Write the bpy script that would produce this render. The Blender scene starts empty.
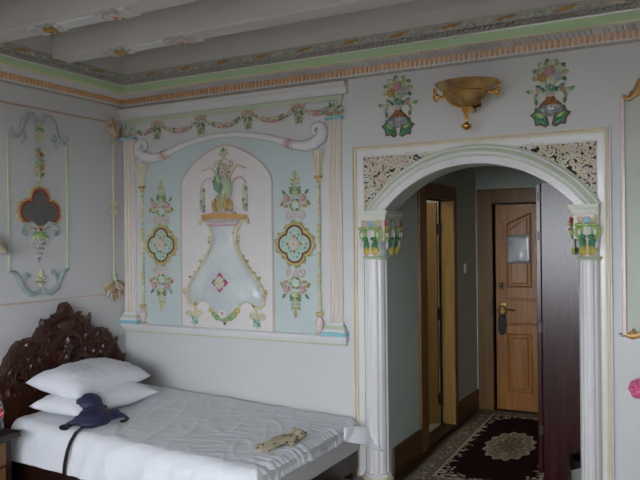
import bpy, bmesh, math, random
from mathutils import Vector, Matrix, noise
random.seed(11)
SC = bpy.context.scene
COL = SC.collection
PI = math.pi

# ------------------------------------------------------------------ materials
def s2l(c):
    c = c / 255.0
    return c / 12.92 if c <= 0.04045 else ((c + 0.055) / 1.055) ** 2.4
def rgb(t): return (s2l(t[0]), s2l(t[1]), s2l(t[2]), 1.0)

def mat(name, c, rough=0.5, metal=0.0, bump=0.0, bscale=40.0, var=0.0, vscale=6.0, c2=None, coat=0.0, trans=0.0, spec=0.5):
    m = bpy.data.materials.new(name); m.use_nodes = True
    nt = m.node_tree; b = nt.nodes['Principled BSDF']
    b.inputs['Roughness'].default_value = rough
    b.inputs['Metallic'].default_value = metal
    b.inputs['Coat Weight'].default_value = coat
    b.inputs['Transmission Weight'].default_value = trans
    b.inputs['Specular IOR Level'].default_value = spec
    tc = nt.nodes.new('ShaderNodeTexCoord')
    n = nt.nodes.new('ShaderNodeTexNoise'); n.inputs['Scale'].default_value = vscale; n.inputs['Detail'].default_value = 4
    nt.links.new(tc.outputs['Object'], n.inputs['Vector'])
    r = nt.nodes.new('ShaderNodeValToRGB')
    a = rgb(c)
    if c2 is None:
        k = 1.0 - var
        e = (a[0] * k, a[1] * k, a[2] * k, 1)
    else: e = rgb(c2)
    r.color_ramp.elements[0].position = 0.35; r.color_ramp.elements[0].color = e
    r.color_ramp.elements[1].position = 0.65; r.color_ramp.elements[1].color = a
    nt.links.new(n.outputs['Fac'], r.inputs['Fac'])
    nt.links.new(r.outputs['Color'], b.inputs['Base Color'])
    if bump > 0:
        n2 = nt.nodes.new('ShaderNodeTexNoise'); n2.inputs['Scale'].default_value = bscale; n2.inputs['Detail'].default_value = 3
        nt.links.new(tc.outputs['Object'], n2.inputs['Vector'])
        bp = nt.nodes.new('ShaderNodeBump'); bp.inputs['Strength'].default_value = bump; bp.inputs['Distance'].default_value = 0.01
        nt.links.new(n2.outputs['Fac'], bp.inputs['Height']); nt.links.new(bp.outputs['Normal'], b.inputs['Normal'])
    return m

def wood(name, c, c2, rough=0.35, axis='Z', scale=6.0, coat=0.0):
    m = bpy.data.materials.new(name); m.use_nodes = True
    nt = m.node_tree; b = nt.nodes['Principled BSDF']
    b.inputs['Roughness'].default_value = rough; b.inputs['Coat Weight'].default_value = coat
    tc = nt.nodes.new('ShaderNodeTexCoord'); mp = nt.nodes.new('ShaderNodeMapping')
    s = [scale * 5] * 3; s['XYZ'.index(axis)] = scale * 0.35
    mp.inputs['Scale'].default_value = s
    n = nt.nodes.new('ShaderNodeTexNoise'); n.inputs['Scale'].default_value = 1.0; n.inputs['Detail'].default_value = 6; n.inputs['Distortion'].default_value = 0.6
    r = nt.nodes.new('ShaderNodeValToRGB')
    r.color_ramp.elements[0].position = 0.3; r.color_ramp.elements[0].color = rgb(c2)
    r.color_ramp.elements[1].position = 0.7; r.color_ramp.elements[1].color = rgb(c)
    nt.links.new(tc.outputs['Object'], mp.inputs['Vector']); nt.links.new(mp.outputs['Vector'], n.inputs['Vector'])
    nt.links.new(n.outputs['Fac'], r.inputs['Fac']); nt.links.new(r.outputs['Color'], b.inputs['Base Color'])
    return m

M = {}
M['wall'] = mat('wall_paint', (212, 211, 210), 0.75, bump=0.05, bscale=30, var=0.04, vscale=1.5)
M['wall_left'] = mat('left_wall_shaded_paint', (205, 203, 203), 0.75, bump=0.05, bscale=30, var=0.04, vscale=1.5)  # slightly darker copy of the wall paint, with this wall's shade in its colour
M['plaster'] = mat('white_plaster', (221, 219, 219), 0.5, bump=0.04, bscale=60, var=0.04)
M['gloss_white'] = mat('glossy_white_paint', (226, 223, 222), 0.25, var=0.03)
M['ceil'] = mat('ceiling_paint', (205, 200, 194), 0.7, bump=0.03, bscale=30, var=0.03)
M['beam'] = mat('beam_paint', (208, 203, 198), 0.45, var=0.04, vscale=3)
M['hall'] = mat('hall_paint', (196, 206, 196), 0.6, bump=0.03, var=0.05, vscale=2)
M['blue'] = mat('pale_blue_paint', (194, 205, 204), 0.6, var=0.05, vscale=3)
M['niche'] = mat('niche_paint', (222, 216, 214), 0.6, var=0.03)
M['cream'] = mat('cream_paint', (222, 212, 182), 0.5, var=0.05)
M['beige'] = mat('beige_paint', (216, 198, 170), 0.5, var=0.06)
M['sage'] = mat('sage_green_paint', (193, 205, 177), 0.5, var=0.05)
M['lime'] = mat('light_green_paint', (178, 204, 156), 0.5, var=0.06)
M['orange'] = mat('orange_paint', (228, 178, 128), 0.5, var=0.15, vscale=30)
M['brown_line'] = mat('tan_line_paint', (188, 164, 146), 0.5, var=0.05)
M['pinkline'] = mat('pink_line_paint', (206, 186, 176), 0.5, var=0.05)
M['grey_relief'] = mat('grey_relief_paint', (178, 174, 166), 0.5, var=0.25, vscale=50)
M['cyan'] = mat('cyan_paint', (146, 198, 208), 0.45, var=0.05)
M['pink'] = mat('pink_glaze', (212, 158, 158), 0.28, var=0.2, vscale=40)
M['palepink'] = mat('pale_pink_glaze', (219, 198, 193), 0.3, var=0.1, vscale=40)
M['lilac'] = mat('lilac_glaze', (189, 185, 195), 0.28, var=0.2, vscale=40)
M['green'] = mat('green_glaze', (150, 184, 140), 0.22, var=0.35, vscale=40)
M['palegreen'] = mat('pale_green_glaze', (196, 208, 162), 0.28, var=0.2, vscale=40)
M['teal'] = mat('teal_glaze', (146, 190, 172), 0.22, var=0.3, vscale=40)
M['paleteal'] = mat('pale_teal_glaze', (184, 208, 196), 0.28, var=0.2, vscale=40)
M['yellow'] = mat('yellow_glaze', (214, 198, 142), 0.22, var=0.2, vscale=40)
M['paleyellow'] = mat('pale_yellow_glaze', (214, 206, 167), 0.3, var=0.15, vscale=40)
M['ochre'] = mat('ochre_glaze', (206, 158, 98), 0.25, var=0.2, vscale=40)
M['red'] = mat('red_glaze', (150, 66, 54), 0.25, var=0.2, vscale=40)
M['darkred'] = mat('dark_red_outline', (126, 60, 50), 0.3, var=0.2, vscale=40)
M['bluegrey'] = mat('blue_grey_plaster', (182, 188, 190), 0.45, var=0.18, vscale=25)
M['tealgrey'] = mat('teal_grey_plaster', (164, 180, 182), 0.45, var=0.18, vscale=25)
M['mirror'] = mat('mirror_reflection_grey', (104, 100, 97), 0.3, var=0.15, vscale=12, bump=0.05, bscale=20)  # flat grey painted in place of the mirror's reflection
M['vase_glass'] = mat('pale_vase_glaze', (214, 217, 214), 0.18, bump=0.5, bscale=45, c2=(188, 196, 198), vscale=4)
M['flute'] = mat('pale_flute_paint', (222, 208, 194), 0.5, var=0.04)
M['rimgold'] = mat('olive_gold_glaze', (198, 184, 112), 0.3, var=0.2, vscale=40)
M['silver'] = mat('silver_glaze', (202, 202, 204), 0.2, metal=0.3, c2=(120, 120, 128), vscale=40)
M['copper'] = mat('copper_glaze', (196, 138, 96), 0.2, metal=0.3, c2=(150, 96, 66), vscale=40)
M['filigree'] = mat('filigree_cream', (222, 212, 196), 0.4, c2=(214, 204, 178), vscale=14)
M['hole_shade'] = mat('hole_shade_brown', (52, 44, 38), 0.8, var=0.2)  # dark colour for the shaded holes of the arch lattice
M['alabaster'] = mat('amber_alabaster_glass', (172, 138, 84), 0.22, c2=(112, 80, 44), vscale=9, coat=0.3)
M['gold'] = mat('polished_gold', (232, 176, 96), 0.16, metal=1.0, var=0.1, vscale=30)
M['goldpaint'] = mat('old_gold_paint', (190, 146, 84), 0.4, metal=0.2, var=0.3, vscale=40)
M['rosewood'] = wood('rosewood', (78, 41, 27), (40, 20, 14), 0.38, 'Z', 7, 0.1)
M['darkwood'] = wood('dark_bed_wood', (50, 26, 20), (26, 13, 10), 0.35, 'X', 6)
M['doorwood'] = wood('door_oak', (176, 116, 50), (134, 84, 34), 0.35, 'Z', 7)
M['framewood'] = wood('frame_oak', (128, 92, 46), (104, 72, 34), 0.4, 'Z', 6)
M['bathwood'] = wood('golden_oak', (176, 138, 80), (150, 114, 62), 0.28, 'Z', 5)
M['lacquer'] = wood('maroon_lacquer', (60, 15, 18), (36, 9, 11), 0.24, 'Z', 5, 0.0)
M['linen'] = mat('white_linen', (232, 233, 238), 0.85, bump=0.08, bscale=120, var=0.02, spec=0.2)
M['pillow'] = mat('white_pillowcase', (230, 230, 236), 0.85, bump=0.06, bscale=120, var=0.02, spec=0.2)
M['mattress'] = mat('mattress_ticking', (206, 205, 205), 0.85, bump=0.06, bscale=120, var=0.03, spec=0.2)
M['navy'] = mat('navy_nylon', (46, 42, 78), 0.5, bump=0.25, bscale=40, var=0.25, vscale=20)
M['black'] = mat('black_webbing', (20, 20, 24), 0.6, bump=0.1, bscale=200, var=0.1)
M['blacksole'] = mat('dark_plastic', (22, 22, 26), 0.6, var=0.1)
M['floor'] = mat('dark_floorboards', (58, 34, 26), 0.4, var=0.3, vscale=8)
M['mainfloor'] = mat('pale_bounce_carpet', (150, 143, 134), 0.9, bump=0.3, bscale=200, var=0.1, vscale=5, spec=0.1)  # pale floor colour made up to bounce light onto the ceiling
M['tile'] = mat('pale_floor_tile', (206, 204, 188), 0.3, var=0.06, vscale=3)
M['metal'] = mat('steel', (180, 178, 172), 0.3, metal=1.0, var=0.05)
M['brass'] = mat('brass', (206, 164, 88), 0.25, metal=1.0, var=0.1)
M['paper'] = mat('laminated_paper', (186, 188, 188), 0.16, bump=0.35, bscale=9, c2=(160, 162, 162), vscale=9, coat=0.6)
M['switch'] = mat('switch_plastic', (224, 224, 218), 0.35, var=0.02)
M['cap_red'] = mat('red_plastic', (196, 22, 30), 0.3, var=0.05)
M['label_red'] = mat('red_label', (204, 28, 34), 0.35, var=0.05)
M['label_white'] = mat('white_print', (240, 238, 236), 0.4, var=0.02)
M['cola'] = mat('brown_soda', (34, 16, 12), 0.12, var=0.2, coat=0.4)
M['clear'] = mat('clear_plastic', (232, 236, 236), 0.05, trans=0.92, var=0.01)
M['rug_field'] = mat('maroon_wool', (46, 20, 22), 0.95, bump=0.4, bscale=300, var=0.2, vscale=40, spec=0.1)
M['rug_cream'] = mat('cream_wool', (196, 184, 160), 0.95, bump=0.4, bscale=300, var=0.15, vscale=40, spec=0.1)
M['rug_tan'] = mat('tan_wool', (156, 140, 116), 0.95, bump=0.4, bscale=300, var=0.15, vscale=40, spec=0.1)
M['rug_rose'] = mat('rose_wool', (140, 104, 94), 0.95, bump=0.4, bscale=300, var=0.15, vscale=40, spec=0.1)
M['rug_green'] = mat('sage_wool', (108, 112, 98), 0.95, bump=0.4, bscale=300, var=0.15, vscale=40, spec=0.1)
M['panelgrey'] = mat('grey_green_panel_paint', (190, 194, 182), 0.6, var=0.04, vscale=3)
M['skirt'] = wood('skirting_oak', (96, 66, 38), (74, 50, 28), 0.4, 'Y', 6)
M['bin'] = mat('grey_bin_plastic', (150, 148, 142), 0.4, var=0.05)
M['plasticbag'] = mat('black_liner', (14, 14, 15), 0.3, bump=0.4, bscale=30)
M['cap_green'] = mat('capital_green_glaze', (84, 152, 110), 0.15, var=0.3, vscale=30)
M['cap_lime'] = mat('capital_lime_glaze', (172, 198, 122), 0.18, var=0.25, vscale=30)
M['cap_yellow'] = mat('capital_yellow_glaze', (218, 196, 96), 0.18, var=0.2, vscale=30)
M['abacus'] = mat('abacus_cream_paint', (220, 222, 208), 0.35, var=0.03)
M['deep_pink'] = mat('deep_pink_glaze', (196, 92, 116), 0.25, var=0.2, vscale=30)
M['rose'] = mat('pink_petal', (238, 118, 164), 0.6, var=0.2, vscale=30)
M['leaf'] = mat('green_leaf', (62, 108, 54), 0.5, var=0.3, vscale=20)
M['shade'] = mat('cream_glass_shade', (222, 206, 180), 0.3, var=0.05)
M['porcelain'] = mat('blue_white_porcelain', (226, 228, 230), 0.15, var=0.03)
M['winframe'] = mat('white_window_frame', (230, 230, 228), 0.4, var=0.02)

def plush_mat():
    m = mat('tan_spotted_plush', (184, 172, 150), 0.95, bump=0.5, bscale=220, spec=0.1)
    nt = m.node_tree; b = nt.nodes['Principled BSDF']; tc = [n for n in nt.nodes if n.type == 'TEX_COORD'][0]
    v = nt.nodes.new('ShaderNodeTexVoronoi'); v.inputs['Scale'].default_value = 26
    nt.links.new(tc.outputs['Object'], v.inputs['Vector'])
    r = nt.nodes.new('ShaderNodeValToRGB')
    r.color_ramp.elements[0].position = 0.2; r.color_ramp.elements[0].color = rgb((98, 84, 66))
    r.color_ramp.elements[1].position = 0.36; r.color_ramp.elements[1].color = rgb((184, 172, 148))
    nt.links.new(v.outputs['Distance'], r.inputs['Fac']); nt.links.new(r.outputs['Color'], b.inputs['Base Color'])
    return m
M['plush'] = plush_mat()

# ------------------------------------------------------------------ mesh builder
WB = lambda p: Vector((p[0], -p[2], p[1]))      # (along wall, up, out) on the back wall
WL = lambda p: Vector((p[2], p[0], p[1]))       # the same on the left wall
ID = lambda p: Vector(p)

class MB:
    def __init__(s): s.v = []; s.f = []; s.m = []; s.mats = []
    def mi(s, name):
        if name not in s.mats: s.mats.append(name)
        return s.mats.index(name)
    def add(s, vs, fs, m):
        o = len(s.v); k = s.mi(m)
        s.v += [tuple(p) for p in vs]
        s.f += [tuple(o + i for i in f) for f in fs]; s.m += [k] * len(fs)
        return s
    def box(s, a, b, m, tf=None):
        x0, y0, z0 = a; x1, y1, z1 = b
        vs = [(x0, y0, z0), (x1, y0, z0), (x1, y1, z0), (x0, y1, z0), (x0, y0, z1), (x1, y0, z1), (x1, y1, z1), (x0, y1, z1)]
        if tf: vs = [tf @ Vector(p) for p in vs]
        return s.add(vs, [(0, 3, 2, 1), (4, 5, 6, 7), (0, 1, 5, 4), (1, 2, 6, 5), (2, 3, 7, 6), (3, 0, 4, 7)], m)
    def tube(s, pts, r, m, n=8, closed=False, flat=1.0, up=(0, 0, 1)):
        P = [Vector(p) for p in pts]; N = len(P)
        R = r if isinstance(r, (list, tuple)) else [r] * N
        vs = []; prev = None
        for i, p in enumerate(P):
            if closed: t = P[(i + 1) % N] - P[i - 1]
            else: t = P[min(i + 1, N - 1)] - P[max(i - 1, 0)]
            if t.length < 1e-9: t = Vector((1, 0, 0))
            t.normalize()
            if prev is None:
                a = Vector(up); a = a - t * a.dot(t)
                if a.length < 1e-3: a = Vector((1, 0, 0)) - t * t.x
                if a.length < 1e-3: a = Vector((0, 1, 0)) - t * t.y
            else:
                a = prev - t * prev.dot(t)
                if a.length < 1e-6: a = t.orthogonal()
            a.normalize(); prev = a; b = t.cross(a)
            for k in range(n):
                th = 2 * PI * k / n
                vs.append(p + a * (math.cos(th) * R[i] * flat) + b * (math.sin(th) * R[i]))
        fs = []
        for i in range(N if closed else N - 1):
            j = (i + 1) % N
            for k in range(n):
                l = (k + 1) % n
                fs.append((i * n + k, i * n + l, j * n + l, j * n + k))
        if not closed:
            fs.append(tuple(range(n - 1, -1, -1))); fs.append(tuple((N - 1) * n + k for k in range(n)))
        return s.add(vs, fs, m)
    def ell(s, c, r, m, seg=8, rings=5, rot=0.0, full=None):
        """ellipsoid; rot turns it in the first two axes"""
        c = Vector(c); vs = []; fs = []
        cr, sr = math.cos(rot), math.sin(rot)
        def put(x, y, z):
            if full is not None:
                q = full @ Vector((x, y, z)); vs.append(c + q)
            else: vs.append((c.x + x * cr - y * sr, c.y + x * sr + y * cr, c.z + z))
        put(0, 0, r[2])
        for i in range(1, rings):
            ph = PI * i / rings
            for k in range(seg):
                th = 2 * PI * k / seg
                put(r[0] * math.sin(ph) * math.cos(th), r[1] * math.sin(ph) * math.sin(th), r[2] * math.cos(ph))
        put(0, 0, -r[2])
        for k in range(seg): fs.append((0, 1 + k, 1 + (k + 1) % seg))
        for i in range(rings - 2):
            for k in range(seg):
                a = 1 + i * seg; l = (k + 1) % seg
                fs.append((a + k, a + seg + k, a + seg + l, a + l))
        e = len(vs) - 1; a = 1 + (rings - 2) * seg
        for k in range(seg): fs.append((e, a + (k + 1) % seg, a + k))
        return s.add(vs, fs, m)
    def prism(s, poly, w0, w1, m, inset=0.0, cap=None):
        """polygon in the first two axes raised from w0 to w1, its top edge drawn in by inset"""
        n = len(poly)
        cx = sum(p[0] for p in poly) / n; cy = sum(p[1] for p in poly) / n
        vs = [(p[0], p[1], w0) for p in poly]
        if inset:
            wm = w1 - inset
            vs += [(p[0], p[1], wm) for p in poly]
            ar = sum(poly[i][0] * poly[(i + 1) % n][1] - poly[(i + 1) % n][0] * poly[i][1] for i in range(n))
            sg = 1 if ar > 0 else -1
            for i, p in enumerate(poly):
                a = Vector(poly[i - 1]); b = Vector(p); c = Vector(poly[(i + 1) % n])
                d1 = (b - a); d2 = (c - b)
                if d1.length < 1e-9: d1 = d2
                if d2.length < 1e-9: d2 = d1
                n1 = Vector((-d1.y, d1.x)).normalized(); n2 = Vector((-d2.y, d2.x)).normalized()
                q = n1 + n2
                q = q.normalized() if q.length > 1e-6 else n1
                vs.append((p[0] + sg * q.x * inset, p[1] + sg * q.y * inset, w1))
        else: vs += [(p[0], p[1], w1) for p in poly]
        L = 3 if inset else 2; fs = [tuple(range(n - 1, -1, -1))]
        for k in range(L - 1):
            for i in range(n):
                j = (i + 1) % n
                fs.append((k * n + i, k * n + j, (k + 1) * n + j, (k + 1) * n + i))
        s.add(vs, fs, m)
        o = len(s.v) - n
        s.f.append(tuple(o + i for i in range(n))); s.m.append(s.mi(cap or m))
        return s
    def lathe(s, prof, m, n=20, c=(0, 0, 0), axis='z', a0=0.0, a1=2 * PI, sx=1.0, sy=1.0):
        full = abs(a1 - a0 - 2 * PI) < 1e-6; N = n if full else n + 1
        vs = []
        for r, h in prof:
            for k in range(N):
                th = a0 + (a1 - a0) * k / n
                vs.append((c[0] + r * math.cos(th) * sx, c[1] + r * math.sin(th) * sy, c[2] + h))
        fs = []
        for i in range(len(prof) - 1):
            for k in range(n):
                l = (k + 1) % N
                fs.append((i * N + k, i * N + l, (i + 1) * N + l, (i + 1) * N + k))
        return s.add(vs, fs, m)
    def leaf(s, u, v, ang, L, W, m, w=0.0, h=0.012, curl=0.0):
        """leaf springing from (u,v), pointing along ang, raised along its midrib"""
        K = 6; vs = []; ca, sa = math.cos(ang), math.sin(ang)
        for i in range(K + 1):
            t = i / K; hw = W * 0.5 * math.sin(PI * min(1, t ** 0.8 * 0.96 + 0.04)) ** 0.8
            off = curl * L * t * t
            for q, e in ((-1, 0.15), (0, 1.0), (1, 0.15)):
                x = t * L; y = q * hw + off
                vs.append((u + x * ca - y * sa, v + x * sa + y * ca, w + h * e * (0.6 + 0.7 * math.sin(PI * t))))
        for i in range(K + 1):
            a = vs[i * 3]; b = vs[i * 3 + 2]
        n = len(vs); fs = []
        for i in range(K):
            for q in range(2):
                a = i * 3 + q; fs.append((a, a + 1, a + 4, a + 3)[::-1])
        base = [(p[0], p[1], w - 0.001) for p in vs]
        vs2 = vs + base
        for i in range(K):
            fs.append((i * 3, n + i * 3, n + i * 3 + 3, i * 3 + 3)[::-1])
            fs.append((i * 3 + 2, i * 3 + 5, n + i * 3 + 5, n + i * 3 + 2)[::-1])
        return s.add(vs2, fs, m)
    def flower(s, u, v, r, m, mc='yellow', w=0.0, petals=5, h=0.02, rot=0.3):
        for k in range(petals):
            a = rot + 2 * PI * k / petals
            s.ell((u + math.cos(a) * r * 0.56, v + math.sin(a) * r * 0.56, w + h * 0.35), (r * 0.48, r * 0.4, h * 0.5), m, 7, 4, a)
        s.ell((u, v, w + h * 0.6), (r * 0.28, r * 0.28, h * 0.55), mc, 7, 4)
        return s
    def scroll(s, u, v, r, m, a0=0.0, turns=1.3, d=1, tr=0.01, w=0.006, tail=None, n=7):
        """spiral whose outer end starts at angle a0; tail = extra points leading in from outside"""
        pts = []; rad = []
        if tail:
            for i, q in enumerate(tail): pts.append((q[0], q[1], w)); rad.append(tr * (0.45 + 0.55 * (i + 1) / (len(tail) + 1)))
        K = int(14 * turns)
        for i in range(K + 1):
            t = i / K; a = a0 + d * 2 * PI * turns * t; rr = r * (1 - 0.86 * t)
            pts.append((u + math.cos(a) * rr, v + math.sin(a) * rr, w)); rad.append(tr * (1 - 0.45 * t))
        s.tube(pts, rad, m, n)
        s.ell((u, v, w), (tr * 1.1, tr * 1.1, tr), m, 7, 4)
        return s
    def build(s, name, parent=None, xf=ID, origin=(0, 0, 0), smooth=True, bevel=0.0, angle=35):
        me = bpy.data.meshes.new(name)
        o = Vector(origin)
        me.from_pydata([xf(p) - o for p in s.v], [], s.f)
        for k in s.mats: me.materials.append(M[k])
        for p, k in zip(me.polygons, s.m): p.material_index = k
        bm = bmesh.new(); bm.from_mesh(me)
        bmesh.ops.recalc_face_normals(bm, faces=bm.faces[:]); bm.to_mesh(me); bm.free()
        if smooth:
            me.polygons.foreach_set('use_smooth', [True] * len(me.polygons))
            try: me.set_sharp_from_angle(angle=math.radians(angle))
            except Exception: pass
        ob = bpy.data.objects.new(name, me); COL.objects.link(ob)
        if parent: ob.parent = parent
        if bevel:
            b = ob.modifiers.new('bevel', 'BEVEL'); b.width = bevel; b.segments = 2; b.limit_method = 'ANGLE'; b.angle_limit = math.radians(40)
        return ob

def thing(name, label, cat, loc=(0, 0, 0), rz=0.0, group=None):
    o = bpy.data.objects.new(name, None); COL.objects.link(o); o.empty_display_size = 0.05
    o.location = loc; o.rotation_euler = (0, 0, rz); o['label'] = label; o['category'] = cat
    if group: o['group'] = group
    return o
def tag(o, label, cat, group=None):
    o['label'] = label; o['category'] = cat
    if group: o['group'] = group
    return o
def struct(o): o['kind'] = 'structure'; return o
def copy_thing(t, loc, label):
    c = t.copy(); COL.objects.link(c); c.location = loc; c['label'] = label
    for ch in t.children:
        d = ch.copy(); COL.objects.link(d); d.parent = c
        for g in ch.children:
            e = g.copy(); COL.objects.link(e); e.parent = d
    return c
def mirror_pts(pts): return [(-p[0], p[1]) for p in pts][::-1]

# ------------------------------------------------------------------ room shell
RX, RY, CZ = 6.0, -5.6, 3.25       # right wall, front wall, ceiling
AX0, AX1, ATOP, ACX, AR = 2.43, 3.695, 2.158, 3.055, 0.82
ACZ = ATOP - AR
def arc(r, x0, x1, n=28, cx=ACX, cz=ACZ):
    a0 = math.acos((x0 - cx) / r); a1 = math.acos((x1 - cx) / r)
    return [(cx + r * math.cos(a0 + (a1 - a0) * k / n), cz + r * math.sin(a0 + (a1 - a0) * k / n)) for k in range(n + 1)]

o = MB().box((-0.2, RY - 0.2, -0.1), (RX + 0.2, 0.0, 0.0), 'mainfloor').build('floor', smooth=False); struct(o)
o = MB().box((-0.2, 0.0, -0.1), (RX + 0.2, 2.6, 0.0), 'floor').build('floor_hall', smooth=False); struct(o)
o = MB().box((-0.2, RY - 0.2, CZ), (RX + 0.2, 0.2, CZ + 0.1), 'ceil').build('ceiling', smooth=False); struct(o)
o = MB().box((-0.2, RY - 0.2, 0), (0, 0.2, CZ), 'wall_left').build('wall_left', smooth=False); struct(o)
o = MB().box((RX, RY - 0.2, 0), (RX + 0.2, 0.2, CZ), 'wall').build('wall_right', smooth=False); struct(o)
ap = [(0.0, 0.0), (AX0, 0.0)] + arc(AR, AX0, AX1) + [(AX1, 0.0), (RX, 0.0), (RX, CZ), (0.0, CZ)]
b = MB()
n = len(ap)
# back wall with the arched opening: front and back sheets in strips, then the reveal
op = [(AX0, 0.0)] + arc(AR, AX0, AX1) + [(AX1, 0.0)]
for y in (0.0, 0.2):
    vs = []; fs = []
    vs += [(0, y, 0), (AX0, y, 0), (AX0, y, CZ), (0, y, CZ), (AX1, y, 0), (RX, y, 0), (RX, y, CZ), (AX1, y, CZ)]
    fs += [(0, 1, 2, 3), (4, 5, 6, 7)]
    k0 = len(vs); ar = arc(AR, AX0, AX1)
    for q in ar: vs += [(q[0], y, q[1]), (q[0], y, CZ)]
    for i in range(len(ar) - 1): fs.append((k0 + 2 * i, k0 + 2 * i + 2, k0 + 2 * i + 3, k0 + 2 * i + 1))
    b.add(vs, fs, 'wall')
vs = []; fs = []
for q in op: vs += [(q[0], 0, q[1]), (q[0], 0.2, q[1])]
for i in range(len(op) - 1): fs.append((2 * i, 2 * i + 1, 2 * i + 3, 2 * i + 2))
b.add(vs, fs, 'hall')
o = b.build('wall_back', smooth=False); struct(o)
# front wall (behind the viewer) with its window
WX0, WX1, WZ0, WZ1 = 1.5, 4.7, 0.9, 2.4
b = MB()
b.box((-0.2, RY - 0.2, 0), (WX0, RY, CZ), 'wall'); b.box((WX1, RY - 0.2, 0), (RX + 0.2, RY, CZ), 'wall')
b.box((WX0, RY - 0.2, 0), (WX1, RY, WZ0), 'wall'); b.box((WX0, RY - 0.2, WZ1), (WX1, RY, CZ), 'wall')
struct(b.build('wall_front', smooth=False))
w1 = bpy.data.objects.new('window_1', None); COL.objects.link(w1); w1.location = ((WX0 + WX1) / 2, RY - 0.1, WZ0); struct(w1)
b = MB()
for x in (WX0, (WX0 + WX1) / 2 - 0.03, WX1 - 0.06): b.box((x, RY - 0.13, WZ0), (x + 0.06, RY - 0.07, WZ1), 'winframe')
for z in (WZ0, WZ1 - 0.06): b.box((WX0, RY - 0.13, z), (WX1, RY - 0.07, z + 0.06), 'winframe')
b.build('window_frame', w1, origin=w1.location, smooth=False, bevel=0.004)

# hall beyond the arch
HX0, HX1, HY1, HZ = 2.43, 3.98, 2.25, 2.75
DY0, DY1, DZ = 0.78, 1.495, 2.0
b = MB()
b.box((HX0 - 0.13, 0.2, 0), (HX0, DY0, HZ), 'hall'); b.box((HX0 - 0.13, DY1, 0), (HX0, HY1 + 0.2, HZ), 'hall')
b.box((HX0 - 0.13, DY0, DZ), (HX0, DY1, HZ), 'hall'); struct(b.build('wall_hall_left', smooth=False))
struct(MB().box((HX1, 0.2, 0), (HX1 + 0.1, HY1 + 0.2, HZ), 'hall').build('wall_hall_right', smooth=False))
EX0, EX1, EZ = 2.595, 3.37, 2.0
b = MB()
b.box((HX0, HY1, 0), (EX0, HY1 + 0.12, HZ), 'hall'); b.box((EX1, HY1, 0), (HX1, HY1 + 0.12, HZ), 'hall')
b.box((EX0, HY1, EZ), (EX1, HY1 + 0.12, HZ), 'hall'); struct(b.build('wall_hall_end', smooth=False))
struct(MB().box((0.9, 0.2, HZ), (HX1 + 0.1, HY1 + 0.2, HZ + 0.1), 'hall').build('ceiling_hall', smooth=False))
# washroom behind the side doorway
struct(MB().box((0.9, 0.2, 0.0), (HX0 - 0.02, HY1, 0.02), 'tile').build('floor_washroom', smooth=False))
b = MB(); b.box((0.8, 0.2, 0), (0.9, HY1, HZ), 'plaster'); b.box((0.8, HY1, 0), (HX0 - 0.13, HY1 + 0.1, HZ), 'plaster')
struct(b.build('wall_washroom', smooth=False))

# washroom doorway frame and its open door
d2 = bpy.data.objects.new('door_2', None); COL.objects.link(d2); d2.location = (HX0, (DY0 + DY1) / 2, 0); struct(d2)
b = MB(); X0, X1 = HX0 - 0.13, HX0 + 0.02
b.box((X0, DY0 - 0.16, 0), (X1, DY0, DZ + 0.12), 'framewood'); b.box((X0, DY1, 0), (X1, DY1 + 0.07, DZ + 0.12), 'framewood')
b.box((X0, DY0, DZ), (X1, DY1, DZ + 0.12), 'framewood'); b.build('door_frame', d2, origin=d2.location, smooth=False, bevel=0.005)
b = MB(); b.box((X0 + 0.03, DY1 - 0.012, 0.021), (X1 - 0.006, DY1, DZ), 'bathwood'); b.build('jamb_lining', d2, origin=d2.location, smooth=False)
b = MB(); b.box((X0 - 0.70, DY1 - 0.055, 0.03), (X0 + 0.0, DY1 - 0.015, DZ - 0.01), 'bathwood'); lf = b.build('door_leaf', d2, origin=d2.location, smooth=False, bevel=0.004)
b = MB()
for z in (0.25, 1.0, 1.75): b.box((X0 + 0.001, DY1 - 0.05, z - 0.05), (X0 + 0.028, DY1 - 0.02, z + 0.05), 'darkwood')
b.build('hinge', lf, origin=d2.location, smooth=False)
# hall skirting
b = MB(); b.box((HX0, 0.06, 0), (HX0 + 0.018, DY0 - 0.16, 0.2), 'skirt'); struct(b.build('baseboard_hall_left', smooth=False, bevel=0.004))
b = MB(); b.box((HX0, DY1 + 0.07, 0), (HX0 + 0.018, HY1, 0.2), 'skirt'); struct(b.build('baseboard_hall_far', smooth=False, bevel=0.004))
b = MB(); b.box((X0 + 0.02, DY0, 0), (HX0 + 0.02, DY1, 0.03), 'darkwood'); struct(b.build('trim_threshold', smooth=False, bevel=0.004))

# entry door
d1 = bpy.data.objects.new('door_1', None); COL.objects.link(d1); d1.location = ((EX0 + EX1) / 2, HY1 + 0.05, 0); struct(d1)
OG = d1.location
b = MB(); Y0, Y1 = HY1 - 0.025, HY1 + 0.12
b.box((EX0 - 0.15, Y0, 0), (EX0, Y1, EZ + 0.14), 'framewood'); b.box((EX1, Y0, 0), (EX1 + 0.15, Y1, EZ + 0.14), 'framewood')
b.box((EX0, Y0, EZ), (EX1, Y1, EZ + 0.14), 'framewood')
b.box((EX0, HY1 + 0.092, 0), (EX0 + 0.03, Y1, EZ), 'darkwood'); b.box((EX1 - 0.03, HY1 + 0.092, 0), (EX1, Y1, EZ), 'darkwood'); b.box((EX0, HY1 + 0.092, EZ - 0.03), (EX1, Y1, EZ), 'darkwood'); b.box((EX0, HY1 + 0.03, 0), (EX1, Y1, 0.012), 'darkwood'); b.build('door_frame', d1, origin=OG, smooth=False, bevel=0.006)
b = MB(); b.box((EX0 + 0.012, HY1 + 0.05, 0.012), (EX1 - 0.012, HY1 + 0.09, EZ - 0.012), 'doorwood'); leaf = b.build('door_leaf', d1, origin=OG, smooth=False, bevel=0.003)
DF = HY1 + 0.05
mid = (EX0 + EX1) / 2
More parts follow.
